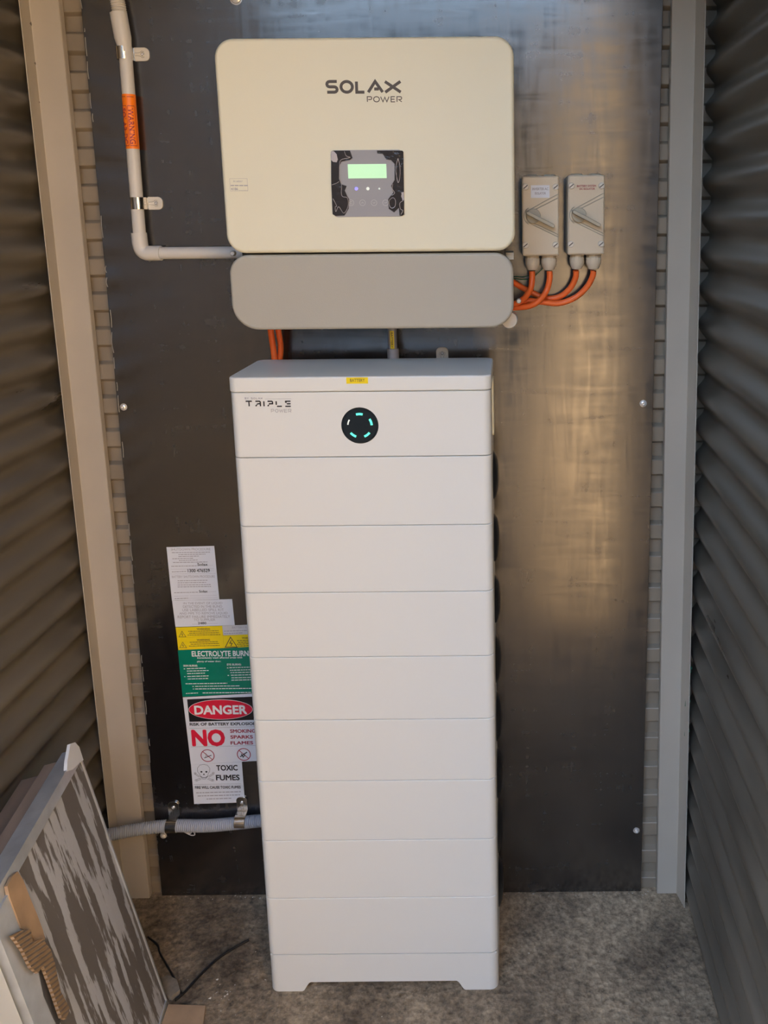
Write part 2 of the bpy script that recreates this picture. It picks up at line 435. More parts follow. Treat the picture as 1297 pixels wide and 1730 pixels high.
# ------------------------------------------------------------------ black backing board with its screws
BL = [P(272, 1513), P(254, 1300), P(195.5, 650), P(126, 0)]
bd = root('backing_board', 'tall black film-faced plywood board fixed to the rear cladding behind all the equipment', 'board', (-.03, 0, 0))
m = MB()
xl0, xl1 = -.6150, -.6075; xr0, xr1 = .5405, .5475
rings = []
for y in (0.0125, .0008, 0):
    e_ = .0008 if y == 0 else 0
    rings.append([(xl0 + e_, y, .002), (xr0 - e_, y, .002), (xr1 - e_, y, 2.30), (xl1 + e_, y, 2.30)])
m.loft(rings); m.build('panel', M_board, bd, smooth=0)
for u, v in ((208, 688), (1086.5, 682), (275.5, 1412.5), (1075, 1404), (398, -3)):
    p = P(u, v, -.002); m = MB(); R_ = .0062 if u != 398 else .010
    m.lathe((p.x, .001, p.z), (0, -1, 0), [(0, R_ * 1.25), (.0015, R_ * 1.25), (.0018, R_), (.0045, R_ * .92), (.0058, R_ * .6), (.0058, R_ * .38), (.0035, R_ * .34)], 20)
    m.build('screw', M_screw, bd, smooth=40, label='shiny domed screw')
m = MB(); rnd = random.Random(3); zc = .3
while zc < 2.2:
    L_ = rnd.uniform(.006, .05)
    if rnd.random() < .45:
        x = xl0 + (xl1 - xl0) * zc / 2.3; o1 = rnd.uniform(.0, .003)
        m.tube([(x + o1 + .001, -.0006, zc), (x + o1 + rnd.uniform(-.001, .002), -.0010, zc + L_ / 2), (x + o1 + .0012, -.0006, zc + L_)], .0008, 5, 3)
    zc += L_ + .01
m.build('torn_edge', M_ink2, bd, smooth=60, kind='stuff', label='pale torn film along the edge')

# ------------------------------------------------------------------ battery tower
BX0, BX1, BYF, BYB = -.2816, .2004, -.2538, -.0566
SEAM = [1.2914] + [1.1678 - .13468 * i for i in range(9)]
GRP = 'stacked battery tower units'
def handle(mb, sx, zc, h=.112):
    """recessed grip that bulges from the flank: black lens"""
    x = BX1 if sx > 0 else BX0
    rings = []
    for k in range(9):
        a = -1 + 2 * k / 8; w_ = math.sqrt(max(0, 1 - a * a)); zz = zc + a * h / 2
        rr = []
        for j in range(10):
            th = PI * j / 9
            rr.append((x + sx * (-.001 + .0125 * max(w_, .05) * math.sin(th)), -.125 + .05 * max(w_, .15) * math.cos(th), zz))
        rings.append(rr)
    mb.loft(rings)
names = ['uppermost', 'second', 'third', 'fourth', 'fifth', 'sixth', 'seventh', 'lowest']
# base plinth
p_ = root('battery_stand', 'low white plinth with a cut-out front that carries the battery stack on the concrete', 'battery base', ((BX0 + BX1) / 2, -.155, 0), GRP)
m = MB()
def skirt(mb, x0, x1, cutx0, cutx1, h, zt, y, th):
    s_ = .012
    lo = [(x0, 0), (cutx0 - s_, 0)] + [(cutx0 - s_ + s_ * 1.6 * k / 5, h * (.5 - .5 * math.cos(PI * k / 5))) for k in range(1, 6)] + \
         [(cutx1 + s_ - s_ * 1.6 * (5 - k) / 5, h * (.5 - .5 * math.cos(PI * (5 - k) / 5))) for k in range(0, 5)] + [(cutx1 + s_, 0), (x1, 0)]
    mb.loft([[(x, y, z_), (x, y, zt), (x, y + th, zt), (x, y + th, z_)] for x, z_ in lo])
# shell with rounded corners; front cut-out
cx0 = P(520, 1672, BYF).x; cx1 = P(777, 1670, BYF).x; ch = .0225; zt = SEAM[-1] - .001; r = .018
skirt(m, BX0 + r, BX1 - r, cx0, cx1, ch, zt, BYF, .004)
for sx, xx in ((-1, BX0), (1, BX1)):
    out = [(xx - sx * (r - r * math.sin(a * PI / 16)), BYF + r - r * math.cos(a * PI / 16)) for a in range(9)]
    out += [(xx, BYB)]
    inn = [(x - sx * .004 if i > 0 else x, y + .004 if i < 9 else y) for i, (x, y) in enumerate(out)]
    m.loft([[(x, y, z_) for x, y in out + inn[::-1]] for z_ in (0.0 if True else 0, zt)])
m.box(BX0 + .004, BX1 - .004, BYB - .004, BYB, .03, zt); m.box(BX0 + .004, BX1 - .004, BYF + .004, BYB - .004, zt - .004, zt)
m.build('plinth_shell', M_white, p_, smooth=30)
for x in (BX0 + .04, BX1 - .04):
    for y in (BYF + .03, BYB - .03):
        m = MB(); m.lathe((x, y, 0), (0, 0, 1), [(0, .014), (.006, .014), (.006, .006), (.05, .006), (.085, .006)], 12); m.build('levelling_foot', M_black, p_, smooth=30)
mod0 = None
for i in range(8):
    z1, z0 = SEAM[i + 1], SEAM[i + 2]
    lab = 'white battery module with a black side grip, %s of the eight in the stack' % names[i]
    loc = Vector(((BX0 + BX1) / 2, -.155, z0))
    if mod0 is None:
        mod0 = root('battery_module', lab, 'battery', loc, GRP); H0 = z1 - z0
        m = MB(); m.pillar(BX0, BX1, BYF, BYB, z0, z0 + .1339, .016, .0016); m.build('casing', M_white, mod0, smooth=40)
        for sx in (-1, 1):
            m = MB(); handle(m, sx, z0 + .057, .102); m.build('grip', M_black, mod0, smooth=50)
        for x in (-.2, .12):
            m = MB(); m.box(x - .012, x + .012, BYB, BYB + .002, z0 + .03, z0 + .10); m.build('rear_plate', M_dark, mod0, smooth=0)
    else:
        dup(mod0, loc, lab)
# control unit on top
cu = root('battery_control_unit', 'topmost white unit of the battery stack with round black indicator and lid', 'battery controller', ((BX0 + BX1) / 2, -.155, SEAM[1]), GRP)
m = MB(); m.pillar(BX0, BX1, BYF, BYB, SEAM[1] + .0006, SEAM[0], .016, .0012); m.build('casing', M_white, cu, smooth=40)
m = MB(); m.pillar(BX0 - .0015, BX1 + .0015, BYF - .0015, BYB + .001, SEAM[0] + .0008, 1.3205, .017, .0035); lid = m.build('lid', M_white, cu, smooth=40)
z6 = lambda x, y: (400 + x / 4.988, 650 + y / 4.988)
yf = BYF - .0007
a = P(585, 637.5, BYF); b_ = P(622, 647.5, BYF)
m = MB(); m.box(a.x, b_.x, BYF - .0024, BYF - .0016, b_.z, a.z); lb = m.build('sticker', M_yel, lid, smooth=0, label='small yellow battery sticker')
m = MB(); text_into(m, 'BATTERY', P(591, 640, BYF - .0028), P(616, 645, BYF - .0028)); m.build('lettering', M_ink, cu, smooth=0)
m = MB()
for g, x0, x1 in (('tT', 68, 135), ('tR', 150, 205), ('tI', 218, 238), ('tP', 252, 308), ('tL', 325, 385), ('tE', 400, 460)):
    glyph(m, g, P(*z6(x0, 134), yf), P(*z6(x1, 187), yf), .0024, yf)
m.build('logo', M_bk, cu, smooth=0, label='black stencil logo print')
m = MB()
for g, x0, x1 in (('P', 287, 315), ('O', 321, 351), ('W', 355, 392), ('E', 397, 425), ('R', 431, 460)):
    glyph(m, g, P(*z6(x0, 205), yf), P(*z6(x1, 234), yf), .0008, yf)
for g, x0, x1 in (('B', 66, 80), ('Y', 84, 100), ('S', 118, 134), ('O', 138, 156), ('L', 160, 174), ('A', 178, 196), ('X', 199, 217)):
    glyph(m, g, P(*z6(x0, 107), yf), P(*z6(x1, 122), yf), .0007, yf)
a = P(*z6(235, 121), yf); b_ = P(*z6(457, 121), yf); m.face([(a.x, yf, a.z), (b_.x, yf, a.z), (b_.x, yf, a.z + .0004), (a.x, yf, a.z + .0004)])
m.build('small_print', M_gy, cu, smooth=0)
c = P(607.9, 718.8, BYF); R_ = .0329
m = MB(); m.lathe((c.x, BYF + .002, c.z), (0, -1, 0), [(0, R_ + .0015), (.0025, R_ + .0015), (.0035, R_), (.0035, R_ * .96), (.0030, R_ * .94)], 48)
dsc = m.build('indicator_disc', M_gloss, cu, smooth=30)
for ang, mt in ((90, M_teal), (18, M_teal), (-54, M_teal), (-126, M_teal), (162, M_led)):
    m = MB(); s_ = 16 if ang != 162 else 13
    p1 = [(c.x + R_ * .67 * math.cos(math.radians(ang + s_ * k / 4)), c.z + R_ * .67 * math.sin(math.radians(ang + s_ * k / 4))) for k in range(-4, 5)]
    stroke(m, p1, .0042 if ang != 162 else .0026, BYF - .0016); m.build('light_bar', mt, dsc, smooth=0, label='glowing teal bar' if mt is M_teal else 'unlit pale bar')
m = MB(); m.slab(-.172 + .0, -.132, 1.1835, 1.2985, 0, .004, .008, .002)     # side terminal cover, turned to face +x
m.xform(Matrix.Translation((BX1 - .0005, 0, 0)) @ Matrix(((0, 1, 0, 0), (1, 0, 0, 0), (0, 0, 1, 0), (0, 0, 0, 1))))
m.build('terminal_cover', M_inv, cu, smooth=40)

# ------------------------------------------------------------------ inverter
iv = root('solar_inverter', 'large cream and grey hybrid inverter hung on the black board above the battery', 'inverter', (-.018, 0, 1.40))
IX0, IX1, IZ0, IZ1, IYF = -.2850, .2477, 1.5440, 1.9217, -.2
m = MB(); m.slab(IX0 + .018, IX1 - .018, 1.415, IZ1 - .018, -.018, -.172, .015, .004); m.build('heat_sink_body', M_dark, iv, smooth=30)
m = MB(); m.slab(-.21, .17, 1.50, 1.86, 0, -.018, .005, .001); m.build('wall_bracket', M_chrome, iv, smooth=30)
m = MB(); m.slab(IX0, IX1, IZ0, IZ1, -.165, IYF, .034, .007, 0, 10); cov = m.build('front_cover', M_inv, iv, smooth=40)
m = MB(); m.slab(-.2865, .2442, 1.3995, 1.5405, -.160, -.192, .036, .006, 0, 10, rs=[.036, .036, .05, .045]); m.build('lower_cover', M_greycover, iv, smooth=40)
m = MB(); c = P(860, 541, -.15); m.lathe((c.x, -.150, c.z), (0, 1, 0), [(0, .0150), (.002, .0165), (.04, .0165), (.04, .011), (.06, .011)], 24); m.build('end_cap', M_pvc, iv, smooth=40, label='round pale grey cap')
for u, v in ((395, 428), (876, 508)):
    c = P(u, v, -.14); m = MB(); m.lathe((c.x, -.14, c.z), (0, -1, 0), [(0, .005), (.008, .005), (.010, .0035)], 14); m.build('bolt', M_pvc, iv, smooth=40)
c = P(862, 428, -.12); m = MB(); m.box(c.x - .012, c.x + .006, -.16, -.06, c.z - .010, c.z + .003); m.build('gasket_flange', M_greycover, iv, smooth=0)
z4 = lambda x, y: (520 + x / 6.18, 110 + y / 6.18)
yl = IYF - .0004
m = MB()
for g, x0, x1 in (('S', 180, 322), ('O', 327, 482), ('L', 490, 606), ('A', 618, 788), ('X', 796, 976)):
    glyph(m, g, P(*z4(x0, 156), yl), P(*z4(x1, 298), yl), .0052, yl)
m.build('logo', M_ink, cov, smooth=0, label='bold brown-grey logo print')
m = MB()
for g, x0, x1 in (('P', 614, 672), ('O', 680, 752), ('W', 756, 850), ('E', 862, 914), ('R', 924, 984)):
    glyph(m, g, P(*z4(x0, 325), yl), P(*z4(x1, 388), yl), .0016, yl)
m.build('small_print', M_ink, cov, smooth=0)
# display window
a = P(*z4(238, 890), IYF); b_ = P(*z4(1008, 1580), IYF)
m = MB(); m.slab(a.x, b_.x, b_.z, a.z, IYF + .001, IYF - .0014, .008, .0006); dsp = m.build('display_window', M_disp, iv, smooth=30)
yd = IYF - .0022
a = P(*z4(415, 1035), yd); b_ = P(*z4(822, 1180), yd)
m = MB(); m.box(a.x, b_.x, yd, yd + .0004, b_.z, a.z); m.build('lcd_screen', M_lcd, dsp, smooth=0, label='pale green lit screen')
for x, mt in ((505, M_blue), (625, M_led), (745, M_led)):
    m = MB(); c = P(*z4(x, 1290), yd); k = 1 if x < 700 else .6
    m.lathe((c.x, yd + .0006, c.z), (0, -1, 0), [(0, .0030 * k), (.0006, .0030 * k), (.0009, .002 * k)], 16); m.build('status_light', mt, dsp, smooth=0)
m = MB()
for x in (450, 570, 690, 810):
    c = P(*z4(x, 1437), yd)
    stroke(m, arc(c.x, c.z, .0052, .0052, 0, 345, 23), .0005, yd, True)
for x, g in ((450, 0), (570, 1), (690, 2), (810, 3)):
    c = P(*z4(x, 1437), yd); d_ = .0022
    if g == 0: stroke(m, arc(c.x, c.z, d_, d_, 30, 330, 10), .0005, yd)
    if g == 1: stroke(m, [(c.x - d_, c.z - d_ / 2), (c.x, c.z + d_ / 2), (c.x + d_, c.z - d_ / 2)], .0005, yd)
    if g == 2: stroke(m, [(c.x - d_, c.z + d_ / 2), (c.x, c.z - d_ / 2), (c.x + d_, c.z + d_ / 2)], .0005, yd)
    if g == 3: stroke(m, [(c.x + d_, c.z + d_), (c.x + d_, c.z), (c.x - d_, c.z)], .0005, yd)
m.build('touch_button', M_paperg, dsp, smooth=0)
yq = IYF - .0030
LFT = [(242, 905), (262, 893), (440, 893), (466, 968), (440, 990), (350, 1008), (326, 1060), (325, 1190), (350, 1245), (405, 1262), (386, 1310), (412, 1370), (432, 1400), (425, 1500), (382, 1570), (290, 1575), (258, 1556), (244, 1240)]
RGT = [(722, 893), (985, 893), (998, 905), (1006, 1560), (985, 1574), (956, 1570), (950, 1490), (900, 1538), (845, 1500), (838, 1400), (892, 1330), (868, 1262), (905, 1200), (905, 1030), (868, 992), (818, 985), (780, 925), (725, 922)]
m = MB()
for pl in (LFT, RGT): m.prism([P(*z4(x, y), yd) for x, y in pl], (0, -.0006, 0))
flm = m.build('protective_film', M_film, dsp, smooth=0, label='loose glossy wrinkled film with dark reflections painted in')
m = MB()
for ln in ([(380, 900), (400, 948), (440, 965), (345, 990), (330, 1060), (332, 1180), (352, 1260), (348, 1330), (362, 1372), (410, 1385), (422, 1440), (410, 1500), (372, 1545), (322, 1478), (292, 1530), (285, 1480), (300, 1470), (262, 1395)],
           [(250, 1250), (300, 1232), (325, 1215)], [(940, 975), (922, 1040), (918, 1110), (930, 1190), (942, 1228), (956, 1190), (962, 1110), (955, 1030), (940, 975)],
           [(880, 1385), (852, 1410), (848, 1450), (862, 1485), (885, 1492), (910, 1470), (914, 1420), (900, 1390), (880, 1385)], [(885, 1240), (880, 1290), (905, 1335), (875, 1360)],
           [(990, 1330), (975, 1370), (995, 1410), (960, 1440), (965, 1500), (990, 1520), (970, 1560)]):
    m = MB(); m.tube([P(*z4(x, y), yq) for x, y in ln], .0005, 6, 5); m.build('film_crease_glint', M_film2, dsp, smooth=60, label='raised crease of the film with pale glint painted in')
m = MB()
c = [P(*z4(x, y), yq) for x, y in ((243, 900), (270, 898), (300, 930), (312, 985), (300, 1015), (262, 1010), (243, 990))]
m.prism(c, (0, -.0003, 0)); m.build('film_crease_glint', M_film2, dsp, smooth=60, label='lifted corner of the film with pale glint painted in'); m = MB(); c = [P(*z4(x, y), yq) for x, y in ((975, 1330), (1000, 1325), (1002, 1410), (985, 1410))]; m.prism(c, (0, -.0003, 0))
m.build('film_crease_glint', M_film2, dsp, smooth=60, label='raised creases of the film, pale glints painted in')
# small rating sticker
a = P(387, 301, IYF); b_ = P(420, 323.5, IYF)
m = MB(); m.box(a.x, b_.x, IYF - .0006, IYF, b_.z, a.z); stk = m.build('sticker', M_inv, cov, smooth=0, label='small outlined paper sticker')
ys = IYF - .0009
m = MB()
stroke(m, [(a.x + .001, a.z - .001), (b_.x - .001, a.z - .001), (b_.x - .001, b_.z + .001), (a.x + .001, b_.z + .001)], .0004, ys, True)
text_into(m, 'PV ARRAY', P(394, 305, ys), P(410, 308, ys)); dashes(m, P(389.5, 313.5, ys), P(418, 313.5, ys), .0017, ys, 5)
text_into(m, '4186', P(390, 317, ys), P(402, 321.5, ys), .02); dashes(m, P(403, 321.5, ys), P(418, 321.5, ys), .0004, ys, 6)
m.build('small_print', M_gy, iv, smooth=0)

# ------------------------------------------------------------------ two isolator switches
z5 = lambda x, y: (840 + x / 5.768, 270 + y / 5.768)
IY = -.062
def Q(x, y, yy=IY): return P(*z5(x, y), yy)
o0 = Q(238, 935)
iso = root('isolator_switch', 'grey-beige rotary isolator switch with small white label, nearest the inverter', 'isolator switch', (o0.x, 0, o0.z), 'rotary isolator switches beside the inverter')
a, b_ = Q(238, 158), Q(602, 935)
m = MB(); m.slab(a.x, b_.x, b_.z, a.z, 0, -.040, .004, .001); m.build('housing', M_iso, iso, smooth=30)
m = MB(); m.slab(a.x, b_.x, b_.z, a.z, -.0405, IY + .004, .004, .003); fp = m.build('faceplate', M_iso, iso, smooth=30)
a2, b2 = Q(250, 170), Q(592, 922)
m = MB(); m.slab(a2.x, b2.x, b2.z, a2.z, IY + .006, IY + .002, .003, .001); m.build('face_panel', M_iso, fp, smooth=30)
yr = IY + .0022
m = MB()
for x0, y0, x1, y1 in ((268, 512, 590, 335), (300, 520, 590, 372), (276, 600, 590, 752), (300, 592, 590, 728)):
    p1, p2 = Q(x0, y0, yr), Q(x1, y1, yr); m.tube([(p1.x, yr, p1.z), (p2.x, yr, p2.z)], .0011, 6, smooth=False)
c = Q(350, 548, yr); m.tube([(c.x + .0185 * math.cos(t), yr, c.z + .0185 * math.sin(t)) for t in [math.radians(k) for k in range(120, 245, 12)]], .0011, 6, 2)
m.build('ridge', M_isod, fp, smooth=40)
for x, y in ((275, 264), (568, 264), (275, 833), (568, 830)):
    c = Q(x, y, IY); m = MB(); m.lathe((c.x, IY + .003, c.z), (0, -1, 0), [(0, .0064), (.003, .0064), (.0042, .0052)], 20)
    sc_ = m.build('corner_screw', M_zinc, iso, smooth=35)
    m = MB(); m.box(-.005, .005, -.0003, 0, -.0009, .0009); m.xform(Matrix.Translation((c.x, IY - .0014, c.z)) @ Matrix.Rotation(math.radians(-40), 4, 'Y')); m.build('slot', M_dark, sc_, smooth=0)
c = Q(350, 548, IY)
m = MB(); m.lathe((c.x, IY + .003, c.z), (0, -1, 0), [(0, .0148), (.007, .0145), (.008, .0135)], 32); kn = m.build('rotary_knob', M_isod, iso, smooth=35)
p1, p2 = Q(282, 512, IY), Q(552, 652, IY); d_ = (p2 - p1); L_ = d_.length; ang = math.atan2(-d_.z, d_.x)
m = MB(); m.slab(0, L_, -.0036, .0036, 0, -.017, .0034, .0018); m.xform(Matrix.Translation((p1.x, IY - .004, p1.z)) @ Matrix.Rotation(ang, 4, 'Y')); m.build('lever', M_isod, kn, smooth=40)
for x0, x1 in ((268, 412), (425, 578)):
    cc = Q((x0 + x1) / 2, 940, -.034); rr = (Q(x1, 940, -.034).x - Q(x0, 940, -.034).x) / 2
    m = MB(); m.lathe((cc.x, -.034, cc.z + .004), (0, 0, -1), [(0, rr * .94), (.0065, rr * .94), (.0068, rr * .90), (.0078, rr * .90), (.008, rr * 1.0), (.018, rr * 1.0), (.024, rr * .9), (.0315, rr * .66), (.0325, rr * .45)], 14)
    m.build('cable_gland', M_iso, iso, smooth=25)
for x in (330, 510):
    cc = Q(x, 158, -.034); m = MB(); m.lathe((cc.x, -.030, cc.z - .001), (0, 0, 1), [(0, .0125), (.0028, .0125), (.0035, .0105)], 20); m.build('blanking_plug', M_isod, iso, smooth=30)
kids0 = list(iso.children)
iso2 = dup(iso, (iso.location.x + Q(688, 0, IY).x - Q(238, 0, IY).x, 0, iso.location.z + .0012), 'rotary isolator switch with red print, the one farther from the inverter')
ye = IY + .0012
a, b_ = Q(326, 248, ye), Q(508, 370, ye)
m = MB(); m.box(a.x, b_.x, ye, ye + .0009, b_.z, a.z); lb = m.build('label_sticker', M_paper, iso, smooth=0, label='small white label')
m = MB(); text_into(m, 'INVERTER AC', Q(340, 272, ye - .0004), Q(496, 296, ye - .0004), .02); text_into(m, 'ISOLATOR', Q(365, 315, ye - .0004), Q(472, 338, ye - .0004), .02); m.build('lettering', M_gy, iso, smooth=0)
m = MB(); text_into(m, 'BATTERY SYSTEM', Q(775, 246, ye), Q(960, 264, ye), .02); text_into(m, 'DC ISOLATOR', Q(800, 274, ye), Q(950, 292, ye), .02); m.build('lettering', M_dred, iso2, smooth=0)

# orange cables from the isolators to the inverter's flank
def cable(name, pts, r, mt, label, cat, group=None, n=14):
    m = MB(); m.tube(pts, r, n, 10); o = m.build(name, mt, smooth=60); base(o, Vector(pts[0])); return tag(o, label, cat, group)
G1 = 'orange cables between isolators and inverter'
cy_ = -.034
CR = .0062
cable('orange_cable', [Q(336, 1085, cy_), Q(338, 1150, cy_), Q(325, 1250, -.040), Q(270, 1340, -.054), Q(190, 1395, -.072), Q(120, 1420, -.085)], CR, M_orange, 'orange cable hanging from the first gland, the one closest to the inverter', 'cable', G1)
cable('orange_cable', [Q(508, 1085, cy_), Q(508, 1160, cy_), Q(480, 1270, -.034), Q(410, 1370, -.043), Q(300, 1428, -.050), Q(110, 1440, -.063)], CR, M_orange, 'orange cable bending down from the second gland from the inverter', 'cable', G1)
cable('orange_cable', [Q(765, 1080, cy_), Q(760, 1150, -.030), Q(705, 1255, -.024), Q(600, 1335, -.018), Q(470, 1350, -.014), Q(370, 1310, -.012), Q(260, 1255, -.014), Q(165, 1200, -.020), Q(100, 1170, -.030)], CR, M_orange, 'orange cable from the third gland that rises again to cross behind the others', 'cable', G1)
cable('orange_cable', [Q(935, 1080, cy_), Q(925, 1140, -.032), Q(870, 1240, -.028), Q(760, 1340, -.024), Q(600, 1398, -.024), Q(430, 1385, -.028), Q(290, 1375, -.033), Q(200, 1410, -.036), Q(100, 1425, -.042)], CR, M_orange, 'longest orange cable, sweeping from the fourth gland farthest from the inverter', 'cable', G1)
G2 = 'thin green earth wires by the inverter'
cable('earth_wire', [Q(130, 1150, -.04), Q(180, 1138, -.03), Q(250, 1140, -.02), Q(330, 1120, -.015), Q(380, 1060, -.012)], .0011, M_green_wire, 'thin dark green wire leaving the inverter flank, the upper one', 'wire', G2, 6)
cable('earth_wire', [Q(130, 1165, -.03), Q(180, 1158, -.024), Q(250, 1165, -.02), Q(330, 1155, -.014), Q(440, 1060, -.012)], .0011, M_green_wire, 'thin dark green wire leaving the inverter flank, the lower one', 'wire', G2, 6)

# orange cables and grey conduit between inverter and battery
G3 = 'orange cables dropping from inverter to battery'
yb = -.045
cable('orange_cable', [P(458, 540, -.06), P(457, 556, -.056), P(461, 585, yb), P(464, 612, yb), P(465, 640, yb), P(466, 700, yb)], .0062, M_orange, 'left one of the two orange cables running down behind the battery lid', 'cable', G3)
cable('orange_cable', [P(470, 540, -.05), P(470, 556, -.046), P(474, 585, -.037), P(473, 612, -.035), P(473, 640, -.035), P(473, 700, -.035)], .0060, M_orange, 'right one of the two orange cables running down behind the battery lid', 'cable', G3)
gc = root('grey_conduit', 'short grey conduit with yellow sticker joining inverter underside to battery top', 'conduit', P(664, 640, -.04))
gy_ = -.04; c = P(664, 600, gy_); S_ = .00110
m = MB(); m.lathe((c.x, gy_, P(664, 700, gy_).z), (0, 0, 1), [(0, .0092), (.26, .0092)], 24); m.build('pipe', M_elgrey, gc, smooth=40)
zc = P(664, 588, gy_).z
m = MB(); m.lathe((c.x, gy_, zc - .05), (0, 0, 1), [(0, .0122), (.049, .0122), (.05, .0105)], 24); m.build('coupling', M_elgrey, gc, smooth=40)
def curved_patch(mb, cx, cy, rad, za, zb, a0, a1, n_=10):
    mb.loft([[(cx + rad * math.sin(t), cy - rad * math.cos(t), z_) for t in [a0 + (a1 - a0) * k / n_ for k in range(n_ + 1)]] for z_ in (zb, za)], cap=False, closed=False)
za, zb = P(664, 558, gy_).z, P(664, 589, gy_).z
m = MB(); curved_patch(m, c.x, gy_, .0096, za, zb, -.42, .46); m.build('sticker', M_yel, gc, smooth=60, label='yellow battery sticker')
m = MB(); text_into(m, 'BATTERY', None, None, .01, wrap=lambda tx, ty: (c.x + .0099 * math.sin(.2 - .4 * (1 - ty)), gy_ - .0099 * math.cos(.2 - .4 * (1 - ty)), za - .003 - (za - zb - .006) * tx)); m.build('lettering', M_ink, gc, smooth=0)

# ------------------------------------------------------------------ saddle clips
def saddle(label, cx, cz, r, vertical, mt, wd=.0120, tab=.031, group='metal saddle clips on the black board', yc=None):
    """clip over a pipe of radius r whose axis lies at y=-r-.003; the tab points to +x, or up when not vertical"""
    yc = -(r + .003) if yc is None else yc
    rt = root('saddle_clip', label, 'clip', (0, 0, 0), group); rt.location = (0, 0, 0)
    m = MB(); pr = []; ro = r + .0016
    for k in range(0, 13):
        a = math.radians(-60 - 0 + 0 + 300 * k / 12 + 0)
    A = [math.radians(t) for t in range(180, 361, 12)]
    out = [(-ro, -.001)] + [(ro * math.cos(t), yc + ro * math.sin(t)) for t in A] + [(ro, -.0036), (ro + .003, -.0026), (ro + tab * .4, -.0026)]
    inn = [(x - (.0012 if x > ro - .001 and y > yc + .001 else 0), y) for x, y in out]
    inn = [(-r - .0002, -.001)] + [((r + .0004) * math.cos(t), yc + (r + .0004) * math.sin(t)) for t in A] + [(r + .0004, -.0022), (ro + .002, -.0012), (ro + tab * .4, -.0012)]
    m.loft([[(x, y, z_) for x, y in out + inn[::-1]] for z_ in (-wd, wd)])
    m.build('strap', M_chrome, rt, smooth=35)
    m = MB(); x0, x1 = ro + .0015, ro + tab
    m.slab(x0, x1, -wd * 1.08, wd * 1.08, -.0008, -.0036, .008, .0008, rs=[.0095, .0005, .0005, .0095]); tb = m.build('tab', mt, rt, smooth=35)
    m = MB(); xc = ro + tab * .60
    m.lathe((xc, -.003, 0), (0, -1, 0), [(0, .0042), (.0016, .0040), (.0026, .0028), (.0026, .0012), (.0014, .001)], 18); m.build('screw', M_screw, rt, smooth=40)
    m = MB(); m.tube([(x0 + .0015, -.0037, .0026), (xc - .006, -.0037, .0034), (xc - .002, -.0037, .0062), (xc + .003, -.0037, .0050)], .00045, 6, 5)
    m.tube([(x0 + .0015, -.0037, -.0026), (xc - .006, -.0037, -.0034), (xc - .002, -.0037, -.0062), (xc + .003, -.0037, -.0050)], .00045, 6, 5)
    m.build('embossing', M_ink2 if mt is M_zinc else M_dark, tb, smooth=50)
    M_ = Matrix.Translation((cx, 0, cz))
    if not vertical: M_ = M_ @ Matrix.Rotation(-PI / 2, 4, 'Y')
    rt.matrix_basis = M_
    return rt
PR = .0125; PY = -(PR + .003)
c1 = P(209, 90, PY); c2 = P(233, 343.5, PY)
saddle('pale metal clip on the white conduit just below its tapered coupling', c1.x, c1.z, PR, True, M_zinc)
saddle('pale metal clip on the white conduit just above the elbow', c2.x, c2.z, PR, True, M_zinc)
FR = .0142; FY = -(FR + .003)
c3 = P(291, 1395, FY); c4 = P(407, 1387, FY)
saddle('bright metal clip on the corrugated conduit, close to the board screw', c3.x, c3.z, FR, False, M_chrome, tab=.036)
saddle('bright metal clip on the corrugated conduit, beside the battery and under the skull sign', c4.x, c4.z, FR, False, M_chrome, tab=.036)
c5 = P(747, 604, -.003)
saddle('pale metal clip standing just above the battery lid by the yellow-stickered conduit', c5.x, c5.z - .02, .0092, False, M_zinc)

# ------------------------------------------------------------------ white conduit at the left
wc = root('white_conduit', 'pale rigid conduit with orange warning tape running down to the inverter', 'conduit', (c2.x, 0, c2.z))
pt = lambda u, v: P(u, v, PY)
T0, T1 = pt(204.5, 42), pt(211, 78)
EB = pt(238, 428)
elr = .030
x_at = lambda z_: T1.x + (EB.x - T1.x) * (T1.z - z_) / (T1.z - EB.z)
m = MB(); m.tube([T1, Vector((x_at(EB.z + elr), PY, EB.z + elr))], PR, 24, smooth=False); pipe1 = m.build('pipe', M_pvc, wc, smooth=50)
m = MB(); m.lathe(T1 + Vector((0, 0, -.012)), (T0 - T1).normalized(), [(0, PR + .0006), (.012, PR + .0010), (.028, PR + .0035), (.075, PR + .0035), (.076, PR + .001)], 24); m.build('coupling', M_pvc, wc, smooth=40)
F0 = P(193, -30, PY); m = MB(); m.tube([T0 + Vector((0, 0, -.004)), P(200, 10, PY), F0, P(190, -80, PY)], .0130, 20, 10, rib=(.0042, .0011)); m.build('flexible_end', M_pvc, wc, smooth=60)
ex = x_at(EB.z); ER = PR + .0028
m = MB(); m.tube([(ex - .0005, PY, EB.z + .042), (ex, PY, EB.z + .020), (ex + .002, PY, EB.z + .010), (ex + .0055, PY, EB.z + .0042), (ex + .012, PY, EB.z + .0005), (ex + .022, PY, EB.z), (ex + .042, PY, EB.z)], ER, 24, 6); m.build('elbow', M_pvc, wc, smooth=60)
m = MB(); m.tube([(ex + .03, PY, EB.z), (-.268, PY, EB.z)], PR, 24, smooth=False); m.build('pipe', M_pvc, wc, smooth=50)
